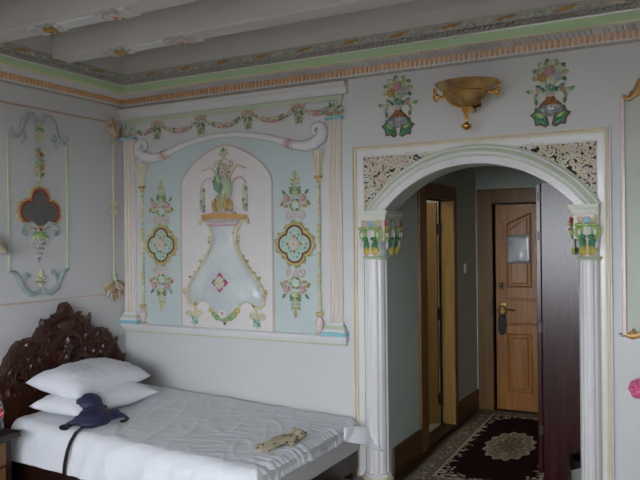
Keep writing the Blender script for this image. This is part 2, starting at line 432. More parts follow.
def frame_poly(b, poly, wd, y, th, m):
    """moulding along a closed polygon on the door face"""
    pts = [(p[0], y - th * 0.5, p[1]) for p in poly]
    N = len(poly)
    for i in range(N):
        b.tube([pts[i], pts[(i + 1) % N]], wd, m, 6, flat=0.8, up=(0, 1, 0))
for sgn in (-1, 1):
    xa, xb = (mid - 0.26, mid - 0.04) if sgn < 0 else (mid + 0.04, mid + 0.26)
    za, zb = (1.80, 1.90) if sgn < 0 else (1.90, 1.80)
    b = MB(); po = [(xa, 1.2), (xb, 1.2), (xb, zb), (xa, za)]
    frame_poly(b, po, 0.012, DF, 0.006, 'doorwood')
    ins = [(xa + 0.03, 1.23), (xb - 0.03, 1.23), (xb - 0.03, zb - 0.04), (xa + 0.03, za - 0.04)]
    q = MB().prism(ins, 0, 0.014, 'doorwood', 0.012)
    b.add([(p[0], DF - p[2], p[1]) for p in q.v], q.f, 'doorwood')
    b.build('upper_panel', leaf, origin=OG, smooth=False)
    b = MB(); po = [(xa, 0.19), (xb, 0.19), (xb, 0.74), (xa, 0.74)]
    frame_poly(b, po, 0.012, DF, 0.006, 'doorwood')
    ins = [(xa + 0.03, 0.22), (xb - 0.03, 0.22), (xb - 0.03, 0.71), (xa + 0.03, 0.71)]
    q = MB().prism(ins, 0, 0.014, 'doorwood', 0.012)
    b.add([(p[0], DF - p[2], p[1]) for p in q.v], q.f, 'doorwood')
    b.build('lower_panel', leaf, origin=OG, smooth=False)
b = MB()
for z in (0.84, 1.08): b.tube([(mid - 0.28, DF - 0.003, z), (mid + 0.28, DF - 0.003, z)], 0.014, 'doorwood', 6)
b.box((mid - 0.27, DF - 0.008, 0.87), (mid + 0.27, DF, 1.05), 'doorwood'); b.build('lock_rail', leaf, origin=OG, smooth=False)
hx, hz = EX0 + 0.085, 0.98
b = MB(); b.box((hx - 0.025, DF - 0.006, hz - 0.10), (hx + 0.025, DF, hz + 0.06), 'brass')
b.tube([(hx, DF, hz), (hx, DF - 0.05, hz)], 0.011, 'brass'); b.tube([(hx - 0.005, DF - 0.05, hz), (hx + 0.05, DF - 0.055, hz), (hx + 0.12, DF - 0.05, hz - 0.005)], [0.012, 0.010, 0.009], 'brass')
o = b.build('door_handle', leaf, origin=OG); o['label'] = 'brass lever handle'
b = MB(); b.box((hx - 0.04, DF - 0.008, 1.17), (hx, DF, 1.24), 'blacksole')
for zz in (1.185, 1.225): b.tube([(hx - 0.02, DF - 0.004, zz), (hx - 0.02, DF - 0.014, zz)], 0.008, 'brass')
b.build('door_chain_plate', leaf, origin=OG, smooth=False)
b = MB(); b.box((EX0 - 0.01, Y0 - 0.003, 0.92), (EX0 + 0.004, Y0 + 0.03, 1.10), 'blacksole'); b.build('strike_plate', d1, origin=OG, smooth=False)
# do-not-disturb tag on the handle
b = MB(); tg = []
for k in range(24):
    a = 2 * PI * k / 24; x = 0.042 * math.cos(a); z = 0.105 * math.sin(a)
    tg.append((x if abs(z) < 0.07 else x * 1.1, z))
q = MB().prism(tg, -0.003, 0.003, 'blacksole', 0.001)
b.add([(hx - 0.0 + p[0] - 0.01, DF - 0.030 - p[2], hz - 0.145 + p[1]) for p in q.v], q.f, 'blacksole')
b.tube([(hx - 0.01 + 0.035 * math.cos(a), DF - 0.03, hz - 0.015 + 0.045 * math.sin(a)) for a in [2 * PI * k / 16 for k in range(16)]], 0.006, 'blacksole', 6, closed=True)
tag(b.build('door_hanger_tag', None), 'dark rounded hanger tag looped over the entry door handle', 'door tag')
# laminated notice
b = MB(); N = 8; vs = []; fs = []
x0, x1, z0, z1 = 2.722, 2.942, 1.425, 1.695
for i in range(N + 1):
    for j in range(N + 1):
        vs.append((x0 + (x1 - x0) * i / N, DF - 0.024 - 0.004 * noise.noise(Vector((i * .6, j * .6, 3))), z0 + (z1 - z0) * j / N))
for i in range(N):
    for j in range(N): a = i * (N + 1) + j; fs.append((a, a + N + 1, a + N + 2, a + 1))
b.add(vs, fs, 'paper'); o = b.build('laminated_notice', None)
sm = o.modifiers.new('t', 'SOLIDIFY'); sm.thickness = 0.002; sm.offset = 1
tag(o, 'shiny grey laminated notice sheet fixed to the entry door panel', 'notice')
# light switch
t = thing('light_switch', 'small white light switch on the hall wall beside the entry door', 'light switch', (HX0, 1.87, 1.39))
MB().box((0, -0.043, -0.043), (0.01, 0.043, 0.043), 'switch').build('switch_plate', t, bevel=0.004, smooth=False)
MB().box((0.01, -0.018, -0.025), (0.016, 0.018, 0.025), 'switch').build('rocker', t, bevel=0.003, smooth=False)

# ------------------------------------------------------------------ cornice and ceiling beams
def cornice(name, xf, u0, u1):
    b = MB()
    def strip(prof, m):
        vs = []
        for (w, v) in prof: vs += [(u0, v, w), (u1, v, w)]
        fs = [(2 * i, 2 * i + 2, 2 * i + 3, 2 * i + 1) for i in range(len(prof) - 1)]
        b.add(vs, fs, m)
    strip([(0, 2.812), (0.012, 2.814), (0.014, 2.824), (0.008, 2.828)], 'grey_relief')
    strip([(0.008, 2.828), (0.008, 2.886), (0.03, 2.888)], 'plaster')
    strip([(0.03, 2.888), (0.035, 2.882), (0.15, 2.888), (0.16, 2.888)], 'plaster')
    strip([(0.16, 2.888), (0.165, 2.884), (0.192, 2.886), (0.195, 2.892)], 'cream')
    strip([(0.195, 2.892), (0.200, 2.900), (0.206, 2.938)], 'lime')
    strip([(0.206, 2.938), (0.214, 2.939), (0.216, 2.946), (0.208, 2.948)], 'gloss_white')
    strip([(0.208, 2.948), (0.204, 2.952), (0.21, 2.975), (0.225, 2.98), (0.238, 3.005), (0.24, 3.03), (0.22, 3.034)], 'grey_relief')
    strip([(0.22, 3.034), (0.22, CZ)], 'beam')
    L = u1 - u0; n = int(L / 0.034)
    for k in range(n):
        u = u0 + 0.034 * (k + 0.5)
        b.add([(u - .011, 2.884, .008), (u + .011, 2.884, .008), (u + .011, 2.846, .008), (u, 2.836, .008), (u - .011, 2.846, .008),
               (u - .009, 2.884, .022), (u + .009, 2.884, .022), (u + .008, 2.848, .020), (u, 2.840, .016), (u - .008, 2.848, .020)],
              [(5, 6, 7, 8, 9), (0, 1, 6, 5), (1, 2, 7, 6), (2, 3, 8, 7), (3, 4, 9, 8), (4, 0, 5, 9)], 'orange')
        b.add([(u - .008, 2.884, .04), (u + .008, 2.884, .04), (u + .008, 2.886, .15), (u - .008, 2.886, .15), (u, 2.876, .045), (u, 2.879, .145)],
              [(0, 4, 5, 3), (1, 2, 5, 4), (0, 1, 4), (3, 5, 2)], 'gloss_white')
    n = int(L / 0.034)
    for k in range(n):
        u = u0 + 0.034 * (k + 0.5)
        b.ell((u, 2.964, 0.222), (0.021, 0.012, 0.015), 'grey_relief', 6, 4, 0.5)
    n = int(L / 0.05); cs = ['grey_relief', 'palegreen', 'grey_relief', 'pinkline', 'sage']
    for k in range(n):
        u = u0 + 0.05 * (k + 0.5); c = cs[k % 5]
        b.ell((u, 2.998 + 0.008 * math.sin(k * 1.9), 0.237), (0.022, 0.009, 0.010), c, 6, 4, 0.6 * math.sin(k * 2.3))
        if k % 7 == 3: b.ell((u, 3.002, 0.240), (0.075, 0.011, 0.012), 'goldpaint', 8, 4, 0.12)
    return struct(b.build(name, xf=xf))
cornice('trim_1', WB, 0.0, RX)
cornice('trim_2', WL, -5.6, 0.0)
# beams across the room
def beam_mesh(y0, y1):
    t = thing('ceiling_beam', '', 'beam', (0, 0, 0)); del t['label']; del t['category']; struct(t)
    t.location = (0, (y0 + y1) / 2, 3.0)
    hw = abs(y1 - y0) / 2
    b = MB(); b.box((0.2, -hw, 0.0), (RX, hw, CZ - 3.0), 'beam'); b.build('beam_body', t, smooth=False, bevel=0.012)
    for x in (0.82, 1.36, 3.2, 3.74):
        b = MB(); xf = lambda p: Vector((p[0] + x, p[1], -p[2]))
        s = 1 if x in (0.82, 3.2) else -1
        b.box((-0.10 * s - 0.03, -hw * 0.8, 0), (-0.10 * s + 0.03, hw * 0.8, 0.015), 'gloss_white')
        b.flower(0.0, 0, 0.05, 'goldpaint' if s > 0 else 'palepink', 'ochre', 0.004, 5, 0.03)
        for k in range(6):
            a = k * PI / 3
            b.leaf(0.03 * math.cos(a), 0.03 * math.sin(a), a, 0.07, 0.035, 'sage' if k % 2 else 'bluegrey', 0.002, 0.014)
        for q in (-1, 1): b.scroll(0.09 * s, 0.035 * q, 0.028, 'gloss_white', PI * 0.5 * q, 1.2, q, 0.008, 0.006)
        b.build('beam_ornament', t, xf=xf)
    xf = lambda p: Vector((p[0], p[1], -p[2]))
    b = MB(); b.prism([(0.93, -hw * .62), (1.24, -hw * .62), (1.24, hw * .62), (0.93, hw * .62)], 0, 0.012, 'plaster', 0.006); b.build('beam_plate', t, xf=xf, smooth=False)
    return t
bm0 = beam_mesh(-0.96, -0.79)
for yc in (-1.475, -2.075, -2.675, -3.275, -3.875, -4.475, -5.075):
    c = bm0.copy(); COL.objects.link(c); c.location = (0, yc, 3.0)
    for ch in bm0.children:
        d = ch.copy(); COL.objects.link(d); d.parent = c

# ------------------------------------------------------------------ painted panel on the back wall
# pale blue field with its pointed niche
t = thing('painted_panel', 'pale blue painted panel with pointed white niche behind the vase relief', 'wall panel', (1.067, 0, 0.97))
def L_(p): return (p[0] - 1.067, p[1] - 0.97)
fld = [(-.832, .0), (.832, .0), (.832, 1.36), (.6, 1.42), (.4, 1.485), (.2, 1.515), (0, 1.525), (-.2, 1.515), (-.4, 1.485), (-.6, 1.42), (-.832, 1.36)]
MB().prism(fld, 0, 0.006, 'blue').build('blue_field', t, xf=WB, smooth=False)
def pointed(hw, sp, top, n=10):
    r = []
    for k in range(n + 1):
        s = k / n; r.append((hw * (1 - s ** 1.55), sp + (top - sp) * (1 - (1 - s) ** 1.35)))
    return r
pr = pointed(0.438, 1.15, 1.455)
nic = [(-.438, 0)] + [(.438, 0)] + pr + [(-x, z) for x, z in pr[::-1]][1:]
MB().prism(nic, 0.006, 0.012, 'niche').build('niche', t, xf=WB, smooth=False)
b = MB(); path = [(.438, 0)] + pr + [(-x, z) for x, z in pr[::-1]][1:] + [(-.438, 0)]
b.tube([(p[0], p[1], 0.012) for p in path], 0.008, 'pinkline', 6); b.build('niche_bead', t, xf=WB)

# surround: pilasters, entablature, ledge
t = thing('panel_surround', 'white plaster surround with two fluted pilasters, ledge and entablature framing blue panel', 'wall surround', (1.067, 0, 0.915))
OG = Vector((1.067, 0, 0.915))
for cx, hw in ((0.085, 0.06), (2.04, 0.052)):
    b = MB()
    b.box((cx - hw, 1.06, 0), (cx + hw, 2.545, 0.022), 'plaster')
    for k in (-0.62, 0, 0.62): b.tube([(cx + k * hw, 1.07, 0.022), (cx + k * hw, 2.54, 0.022)], hw * 0.26, 'flute', 6)
    pil = b.build('pilaster', t, xf=WB, origin=OG)
    b = MB()
    for (h0, h1, e, m) in ((0.98, 1.008, .045, 'cyan'), (1.008, 1.03, .036, 'plaster'), (1.03, 1.05, .026, 'sage'), (1.05, 1.075, .012, 'plaster')):
        b.box((max(cx - hw - e, 0.002), h0, 0), (cx + hw + e, h1, 0.03 + e), m)
    b.build('pilaster_base', pil, xf=WB, origin=OG, smooth=False, bevel=0.003)
    b = MB(); b.box((cx - hw - .015, 2.535, 0), (cx + hw + .015, 2.555, 0.045), 'cyan')
    b.box((cx - hw - .004, 2.555, 0), (cx + hw + .004, 2.665, 0.024), 'plaster')
    for k in range(9):
        a = PI / 2 + (k - 4) * 0.33
        b.leaf(cx, 2.568, a, 0.10 if k % 2 else 0.085, 0.04, ('palegreen', 'paleteal', 'green')[k % 3], 0.024 + 0.004 * (k % 2), 0.016)
    for q in (-.035, .035): b.flower(cx + q, 2.575, 0.022, 'pink', 'ochre', 0.04)
    b.flower(cx, 2.60, 0.024, 'palepink', 'yellow', 0.045)
    b.build('pilaster_capital', pil, xf=WB, origin=OG)
b = MB()
def run(prof, u0, u1, m, bb):
    vs = []
    for (w, v) in prof: vs += [(u0, v, w), (u1, v, w)]
    n = len(prof)
    fs = [(2 * i, 2 * ((i + 1) % n), 2 * ((i + 1) % n) + 1, 2 * i + 1) for i in range(n)]
    fs += [tuple(2 * i for i in range(n)), tuple(2 * i + 1 for i in range(n - 1, -1, -1))]
    bb.add(vs, fs, m)
run([(0, 2.668), (.012, 2.668), (.016, 2.674), (0, 2.674)], 0, 2.10, 'plaster', b)
run([(0, 2.674), (.018, 2.676), (.026, 2.708), (0, 2.71)], 0, 2.108, 'sage', b)
run([(0, 2.71), (.03, 2.712), (.034, 2.73), (.045, 2.76), (.062, 2.772), (.066, 2.792), (0, 2.795)], 0, 2.145, 'plaster', b)
run([(0, 2.795), (.07, 2.793), (.07, 2.798), (0, 2.80)], 0, 2.15, 'brown_line', b)
b.build('entablature', t, xf=WB, origin=OG, smooth=False)
b = MB()
run([(0, .945), (.05, .945), (.056, .955), (.056, .972), (.045, .98), (0, .98)], 0, 2.135, 'plaster', b)
run([(0, .922), (.026, .922), (.034, .945), (0, .945)], 0, 2.125, 'gloss_white', b)
run([(0, .905), (.014, .906), (.022, .922), (0, .922)], 0, 2.12, 'sage', b)
b.build('ledge', t, xf=WB, origin=OG, smooth=False)

# scroll-ended arch moulding over the blue field
t = thing('scroll_arch', 'white arched moulding with curled scroll ends and pink bands above blue panel', 'moulding', (1.067, 0, 2.36))
half = [(0, 2.50, .022), (.12, 2.497, .022), (.25, 2.482, .023), (.4, 2.452, .025), (.52, 2.415, .027), (.60, 2.388, .031), (.67, 2.368, .036), (.74, 2.362, .042), (.81, 2.376, .047), (.865, 2.412, .047),
        (.885, 2.455, .042), (.872, 2.492, .036), (.843, 2.508, .030), (.812, 2.498, .026), (.797, 2.470, .022), (.806, 2.446, .019), (.828, 2.440, .017), (.842, 2.455, .015)]
pts = [(-p[0], p[1] - 2.36, 0.02) for p in half[::-1]] + [(p[0], p[1] - 2.36, 0.02) for p in half[1:]]
rad = [p[2] for p in half[::-1]] + [p[2] for p in half[1:]]
b = MB(); b.tube(pts, rad, 'gloss_white', 12); b.build('arch_roll', t, xf=WB)
for s in (-1, 1):
    b = MB()
    for k in range(3):
        f = 0.575 + 0.028 * k; z = 2.395 - 0.009 * k - 2.36
        b.tube([(s * (f - .009), z + .004, 0.02), (s * (f + .009), z - .003, 0.02)], [0.037, 0.039], 'palepink' if k != 1 else 'pink', 12)
    b.build('pink_band', t, xf=WB)

# colonettes
def colonette(cx, label):
    t = thing('colonette', label, 'colonette', (cx, 0, 0.982), group='slim beaded colonettes beside the blue panel')
    b = MB(); b.lathe([(0.001, 0), (.028, 0), (.028, .014), (.018, .02), (.017, .03), (.03, .055), (.034, .08), (.028, .105), (.015, .12), (.013, .13)], 'palepink', 12, (0, 0, 0))
    xf = lambda p: Vector((p[0], p[1] - 0.018, p[2]))
    v = b.build('base_vase', t, xf=xf)
    MB().lathe([(.014, .125), (.026, .135), (.034, .15), (.03, .158), (.012, .16)], 'yellow', 12).build('gold_ring', v, xf=xf)
    MB().lathe([(.018, .0), (.031, .002), (.031, .01), (.02, .018)], 'yellow', 12).build('gold_ring', v, xf=xf)
    b = MB(); n = 24; h0, h1 = .16, 1.135
    cs = ['paleyellow', 'paleteal', 'yellow', 'palegreen', 'cream', 'paleyellow']
    b.tube([(0, 0, h0), (0, 0, h1)], .010, 'cream', 8)
    for k in range(n):
        h = h0 + (h1 - h0) * (k + .5) / n
        b.ell((0, 0, h), (.0165, .0165, .021), cs[(k * 5 + k // 3) % 6], 8, 5)
    b.build('beaded_shaft', t, xf=xf)
    b = MB(); b.box((-.026, -.02, 1.135), (.026, .018, 1.155), 'ochre'); b.lathe([(.022, 1.155), (.028, 1.18), (.03, 1.24), (.045, 1.30), (.048, 1.335)], 'cream', 12, sy=.7); b.lathe([(.001, 1.335), (.052, 1.335), (.052, 1.345), (.001, 1.345)], 'palepink', 12, sy=.7)
    for k in (-1, 0, 1):
        b.tube([(k * .012, -.02, 1.16), (k * .02, -.028, 1.25), (k * .03, -.036, 1.32)], .009, ('cream', 'palepink', 'cream')[k + 1], 6)
    b.build('bracket', t, xf=xf)
colonette(0.222, 'beaded yellow and teal colonette at left edge of blue panel, next to room corner')
colonette(1.905, 'beaded yellow and teal colonette at right edge of blue panel, toward the arch')

# quatrefoil medallions
def lobed(lobes, n=72, off=0.0):
    r = []
    for k in range(n):
        th = 2 * PI * k / n; best = 0
        for (lu, lv, a) in lobes:
            a = a + off; d = lu * math.cos(th) + lv * math.sin(th); c2 = lu * lu + lv * lv
            disc = a * a - (c2 - d * d)
            if disc >= 0: best = max(best, d + math.sqrt(disc))
        r.append((best * math.cos(th), best * math.sin(th)))
    return r
def quatrefoil(cx, label):
    t = thing('quatrefoil_medallion', label, 'medallion', (cx, 0, 1.641), group='quatrefoil medallions on the blue panel')
    q = [(0, .066, .070), (0, -.066, .070), (.066, 0, .070), (-.066, 0, .070)]
    b = MB(); b.prism(lobed(q, off=-.004), 0.006, 0.022, 'paleteal', .004)
    for (lu, lv, a) in q:
        for k in range(7):
            an = 2 * PI * k / 7; b.ell((lu * 1.05 + .036 * math.cos(an), lv * 1.05 + .036 * math.sin(an), .022), (.010, .010, .006), ('teal', 'palegreen', 'paleteal')[k % 3], 6, 4)
    b.build('teal_field', t, xf=WB)
    b = MB(); b.tube([(p[0], p[1], .02) for p in lobed(q)], .008, 'darkred', 7, closed=True); b.build('red_rim', t, xf=WB)
    b = MB(); b.tube([(p[0], p[1], .014) for p in lobed(q, off=.017)], .012, 'rimgold', 7, closed=True)
    for k in range(28):
        th = 2 * PI * (k + .5) / 28; pp = lobed(q, 28, .026)[k]
        an = math.atan2(pp[1], pp[0]) + (0.7 if k % 2 else -0.7)
        b.leaf(pp[0], pp[1], an, .024, .016, ('palegreen', 'yellow', 'paleyellow')[k % 3], .010, .014)
    b.build('leaf_border', t, xf=WB)
    b = MB()
    b.prism([(0, .055), (-.055, 0), (0, -.055), (.055, 0)], .02, .03, 'palepink', .006)
    for k in range(4): b.ell((.056 * math.cos(k * PI / 2), .056 * math.sin(k * PI / 2), .028), (.014, .012, .008), 'ochre', 7, 4, k * PI / 2)
    b.flower(0, 0, .042, 'palepink', 'yellow', .028, 8, .016); b.build('centre_flower', t, xf=WB)
quatrefoil(0.422, 'green quatrefoil medallion with dark red rim on left side of blue panel')
quatrefoil(1.700, 'green quatrefoil medallion with dark red rim on right side of blue panel')

# floral sprays
def spray(cx, v0, fl, label):
    t = thing('floral_spray', label, 'wall relief', (cx, 0, v0), group='floral sprays on the blue panel')
    xf = lambda p: Vector((p[0], -p[2] - 0.006, p[1] * fl))
    for s in (-1, 1):
        b = MB(); b.scroll(s * .052, .055, .034, 'palepink', PI / 2, 1.25, -s, .009, .007, tail=[(0.0, .015), (s * .008, .05), (s * .022, .082)]); b.build('scroll', t, xf=xf)
    b = MB()
    for k in range(12):
        a = 2 * PI * k / 12; b.leaf(.045 * math.cos(a), .135 + .04 * math.sin(a), a + 1.9, .04, .022, ('paleyellow', 'green', 'palegreen', 'yellow')[k % 4], .002, .012)
    for s in (-1, 1):
        for (x, y, a, m) in ((.06, .125, .1, 'yellow'), (.075, .15, .5, 'palegreen'), (.03, .21, 1.2, 'green'), (.10, .165, -.9, 'ochre'), (.085, .215, .9, 'green')):
            b.leaf(s * x, y, a if s > 0 else PI - a, .045, .024, m, .003, .013)
    for k, (y, L, w, m) in enumerate(((.205, .05, .03, 'palegreen'), (.24, .05, .028, 'green'), (.275, .045, .026, 'paleteal'), (.31, .042, .024, 'palegreen'))):
        for s in (-1, 1): b.leaf(s * .008, y, PI / 2 - s * .95, L, w, m, .003, .012)
        b.ell((0, y + .02, .010), (.014, .02, .009), ('paleyellow', 'yellow')[k % 2], 7, 4)
    b.leaf(0, .335, PI / 2, .06, .03, 'yellow', .003, .014); b.build('foliage', t, xf=xf)
    for s in (-1, 1):
        b = MB(); b.flower(s * .068, .185, .032, 'pink', 'palepink', .004, 5, .022); b.build('blossom', t, xf=xf)
spray(0.420, 1.785, 1, 'floral relief spray above the left quatrefoil medallion')
spray(1.703, 1.795, 1, 'floral relief spray above the right quatrefoil medallion')
spray(0.414, 1.490, -1, 'floral relief spray hanging below the left quatrefoil medallion')
spray(1.697, 1.485, -1, 'floral relief spray hanging below the right quatrefoil medallion')

# big vase relief
t = thing('vase_relief', 'large pale glazed vase relief with gold rim and vine edging in niche', 'wall relief', (1.06, 0, 1.02))
VO = 1.02; VW = 0.012
prof = [(1.828, .165), (1.80, .14), (1.76, .118), (1.715, .107), (1.65, .115), (1.57, .15), (1.50, .20), (1.44, .25), (1.37, .31), (1.30, .355), (1.25, .368), (1.21, .365)]
NT = 24; vs = []; fs = []
def bot(u):
    a = abs(u); P = [(0, 1.085), (.06, 1.095), (.11, 1.13), (.15, 1.175), (.20, 1.20), (.26, 1.185), (.30, 1.16), (.335, 1.165), (.36, 1.20), (.5, 1.21)]
    for (x0, y0), (x1, y1) in zip(P, P[1:]):
        if a <= x1: return y0 + (y1 - y0) * (a - x0) / (x1 - x0)
    return 1.21
rows = prof + [(None, .362)]
for (z, hw) in rows:
    for k in range(NT + 1):
        q = -1 + 2 * k / NT; u = q * hw
        zz = z if z is not None else bot(u)
        dome = 0.075 * math.sqrt(max(0, 1 - q * q)) * (0.55 + 0.45 * min(1, hw / .3))
        if z is None: dome *= 0.4
        vs.append((u, zz - VO, VW + dome))
for i in range(len(rows) - 1):
    for k in range(NT):
        a = i * (NT + 1) + k; fs.append((a, a + 1, a + NT + 2, a + NT + 1))
b = MB(); b.add(vs, fs, 'vase_glass')
b.build('vase_body', t, xf=WB, angle=80)
for s in (-1, 1):
    b = MB(); pth = [(s * .235, 1.80), (s * .225, 1.835), (s * .20, 1.835), (s * .165, 1.815), (s * .135, 1.775)] + [(s * p[1], p[0]) for p in prof[3:]] + [(s * .362, 1.18), (s * .335, 1.155), (s * .29, 1.155)]
    b.tube([(p[0], p[1] - VO, VW + .012) for p in pth], .014, 'paleyellow', 8)
    for k, (z, hw) in enumerate(prof[3:-1]):
        for j in range(2):
            zz = z - j * .03; b.leaf(s * (hw + j * .012), zz - VO, (0.5 if (k + j) % 2 else 2.2) if s > 0 else PI - (0.5 if (k + j) % 2 else 2.2), .042, .028, ('palegreen', 'paleyellow', 'yellow', 'palepink')[(k * 2 + j) % 4], VW + .014, .018)
    b.leaf(s * .30, 1.155 - VO, .6 if s < 0 else PI - .6, .05, .03, 'ochre', VW + .015, .014)
    b.build('vine_edging', t, xf=WB)
    b = MB()
    b.tube([(s * .115, 1.125 - VO, VW + .01), (s * .15, 1.175 - VO, VW + .01), (s * .2, 1.2 - VO, VW + .01), (s * .25, 1.19 - VO, VW + .01), (s * .285, 1.15 - VO, VW + .01), (s * .30, 1.09 - VO, VW + .01), (s * .295, 1.06 - VO, VW + .01)], .010, 'paleyellow', 7)
    b.scroll(s * .255, 1.085 - VO, .032, 'paleyellow', 0, 1.2, 1, .010, VW + .008)
    b.scroll(s * .35, 1.08 - VO, .034, 'paleyellow', PI, 1.2, -1, .010, VW + .008)
    for k in range(4): b.leaf(s * .297, 1.04 - VO, k * PI / 2 + .78, .045, .035, ('paleteal', 'teal')[k % 2], VW + .004, .016)
    b.leaf(s * .297, 1.04 - VO, -PI / 2, .05, .03, 'palegreen', VW + .004, .014)
    b.build('scroll_foot', t, xf=WB)
b = MB(); N = 16
vs = []
for k in range(N + 1):
    q = -1 + 2 * k / N; d = .095 * math.sqrt(max(0, 1 - q * q)) + VW
    lift = .018 * (1 - q * q)
    vs += [(q * .205, 1.835 - VO + lift * .4, d * .9), (q * .225, 1.868 - VO + lift, d), (q * .20, 1.866 - VO + lift, VW)]
fs = []
for k in range(N): fs += [(3 * k, 3 * k + 3, 3 * k + 4, 3 * k + 1), (3 * k + 1, 3 * k + 4, 3 * k + 5, 3 * k + 2)]
b.add(vs, fs, 'ochre')
for k in range(15):
    q = -0.85 + 1.7 * k / 14; d = .085 * math.sqrt(1 - q * q) + VW
    b.ell((q * .165, 1.815 - VO, d), (.011, .014, .008), 'palepink', 6, 4)
b.tube([(q * .145, 1.79 - VO, .08 * math.sqrt(max(0, 1 - q * q)) + VW) for q in [-1 + 2 * k / 12 for k in range(13)]], .007, 'pink', 6)
o = b.build('gold_rim', t, xf=WB); o['label'] = 'orange gold vase rim'
b = MB()
for k in range(4):
    a = k * PI / 2 + PI / 2; b.leaf(0, 0, a, .078, .066, 'deep_pink', .0, .014); b.leaf(0, 0, a, .056, .05, 'palepink', .008, .018); b.leaf(0, 0, a + PI / 4, .048, .04, 'gloss_white', .004, .018)
b.flower(0, 0, .036, 'palegreen', 'yellow', .014, 6, .018)
b.build('rosette', t, xf=lambda p: Vector((p[0] + .004, -p[2] - 0.084, p[1] + 1.345 - VO)))
b = MB(); b.ell((0, 1.115 - VO, VW + .012), (.075, .062, .026), 'palepink', 12, 6); b.flower(0, 1.105 - VO, .045, 'gloss_white', 'ochre', VW + .03, 6, .02)
for s in (-1, 1):
    for k in range(4): b.ell((s * (.03 + .03 * k), 1.062 - VO + .010 * k * k * .7, VW + .018), (.030, .026, .020), ('cap_lime', 'green', 'cap_lime', 'rimgold')[k], 8, 5)
b.ell((0, 1.045 - VO, VW + .016), (.022, .018, .014), 'teal', 8, 5); b.ell((0, 1.022 - VO, VW + .01), (.012, .014, .010), 'red', 7, 4)
b.build('base_flower', t, xf=WB)

# bouquet above the vase
t = thing('bouquet_relief', 'green and gold leaf bouquet relief with hanging drops above the vase rim', 'wall relief', (1.06, 0, 1.885))
b = MB()
for k in range(13):
    a = PI / 2 + (k - 6) * 0.17; L = .30 - .016 * abs(k - 6)
    b.leaf(.014 * (k - 6), .02, a, L * (0.85 if k % 2 else .7), .05, ('paleyellow', 'palegreen', 'teal', 'yellow', 'paleteal')[k % 5], VW + .012 * (k % 2), .022)
for s in (-1, 1):
    for k in range(3): b.leaf(s * (.03 + .022 * k), .02, PI / 2 - s * .1 * k, .12 - .02 * k, .04, ('yellow', 'ochre', 'yellow')[k], VW + .03, .02)
for k in range(6): b.leaf(-.05 + .01 * k, .17 + .03 * k, PI * .62 - .05 * k, .10, .04, ('teal', 'green', 'palegreen')[k % 3], VW + .02, .02)
for k in range(4): b.leaf(.05 - .004 * k, .13 + .02 * k, PI * .35 + .1 * k, .10, .04, ('paleteal', 'palegreen')[k % 2], VW + .02, .02)
b.build('leaves', t, xf=WB)
b = MB(); b.box((-.12, -.012, VW), (.12, .008, VW + .05), 'palepink')
for q in (-.09, -.03, .03, .09): b.tube([(q, .0, VW + .03), (q * .7, .05, VW + .03)], .010, 'palepink', 6)
b.build('stem_base', t, xf=WB, bevel=.004)
b = MB(); b.flower(.012, .318, .036, 'palepink', 'pink', VW + .02, 6, .026)
for k in range(7): b.leaf(.012 + .03 * math.cos(k * .9), .318 + .03 * math.sin(k * .9), k * .9, .05, .03, ('ochre', 'paleyellow', 'palegreen')[k % 3], VW + .004, .014)
b.build('blossom', t, xf=WB)
for s in (-1, 1):
    b = MB()
    b.tube([(s * .04, .26, VW + .01), (s * .09, .34, VW + .01), (s * .13, .365, VW + .01), (s * .175, .355, VW + .008), (s * .21, .345, VW + .006)], [.012, .011, .010, .009, .006], 'beige', 7)
    b.tube([(s * .07, .22, VW + .01), (s * .12, .275, VW + .01), (s * .17, .275, VW + .01), (s * .205, .245, VW + .01), (s * .205, .21, VW + .01)], [.010, .010, .009, .008, .006], 'palepink', 7)
    b.scroll(s * .06, .395, .045, 'palepink', PI / 2 + s * PI / 2, 1.1, s, .009, VW + .006)
    b.build('scroll_arm', t, xf=WB)
    b = MB()
    for k in range(6):
        y = .20 - .033 * k; w = .016 + .009 * math.sin(PI * (k + 1) / 7)
        b.ell((s * .203 - .008, y, VW + .012), (w * .8, .02, .014), ('palepink', 'palegreen', 'palepink', 'green', 'lilac', 'palegreen')[k], 7, 5, .4)
        b.ell((s * .203 + .012, y - .012, VW + .012), (w * .6, .018, .012), ('green', 'palepink', 'palegreen', 'palepink', 'green', 'lilac')[k], 7, 5, -.4)
    b.build('hanging_drop', t, xf=WB)
b = MB()
for k in range(5):
    a = PI / 2 + (k - 2) * .8; b.leaf(0, .47, a, .05, .028, ('palegreen', 'paleyellow', 'green', 'paleyellow', 'palegreen')[k], VW, .014)
b.flower(0, .445, .022, 'palepink', 'pink', VW); b.tube([(-.05, .41, VW + .006), (-.02, .43, VW + .008), (0, .42, VW + .01), (.02, .43, VW + .008), (.05, .41, VW + .006)], .008, 'palepink', 6)
b.build('crest', t, xf=WB)

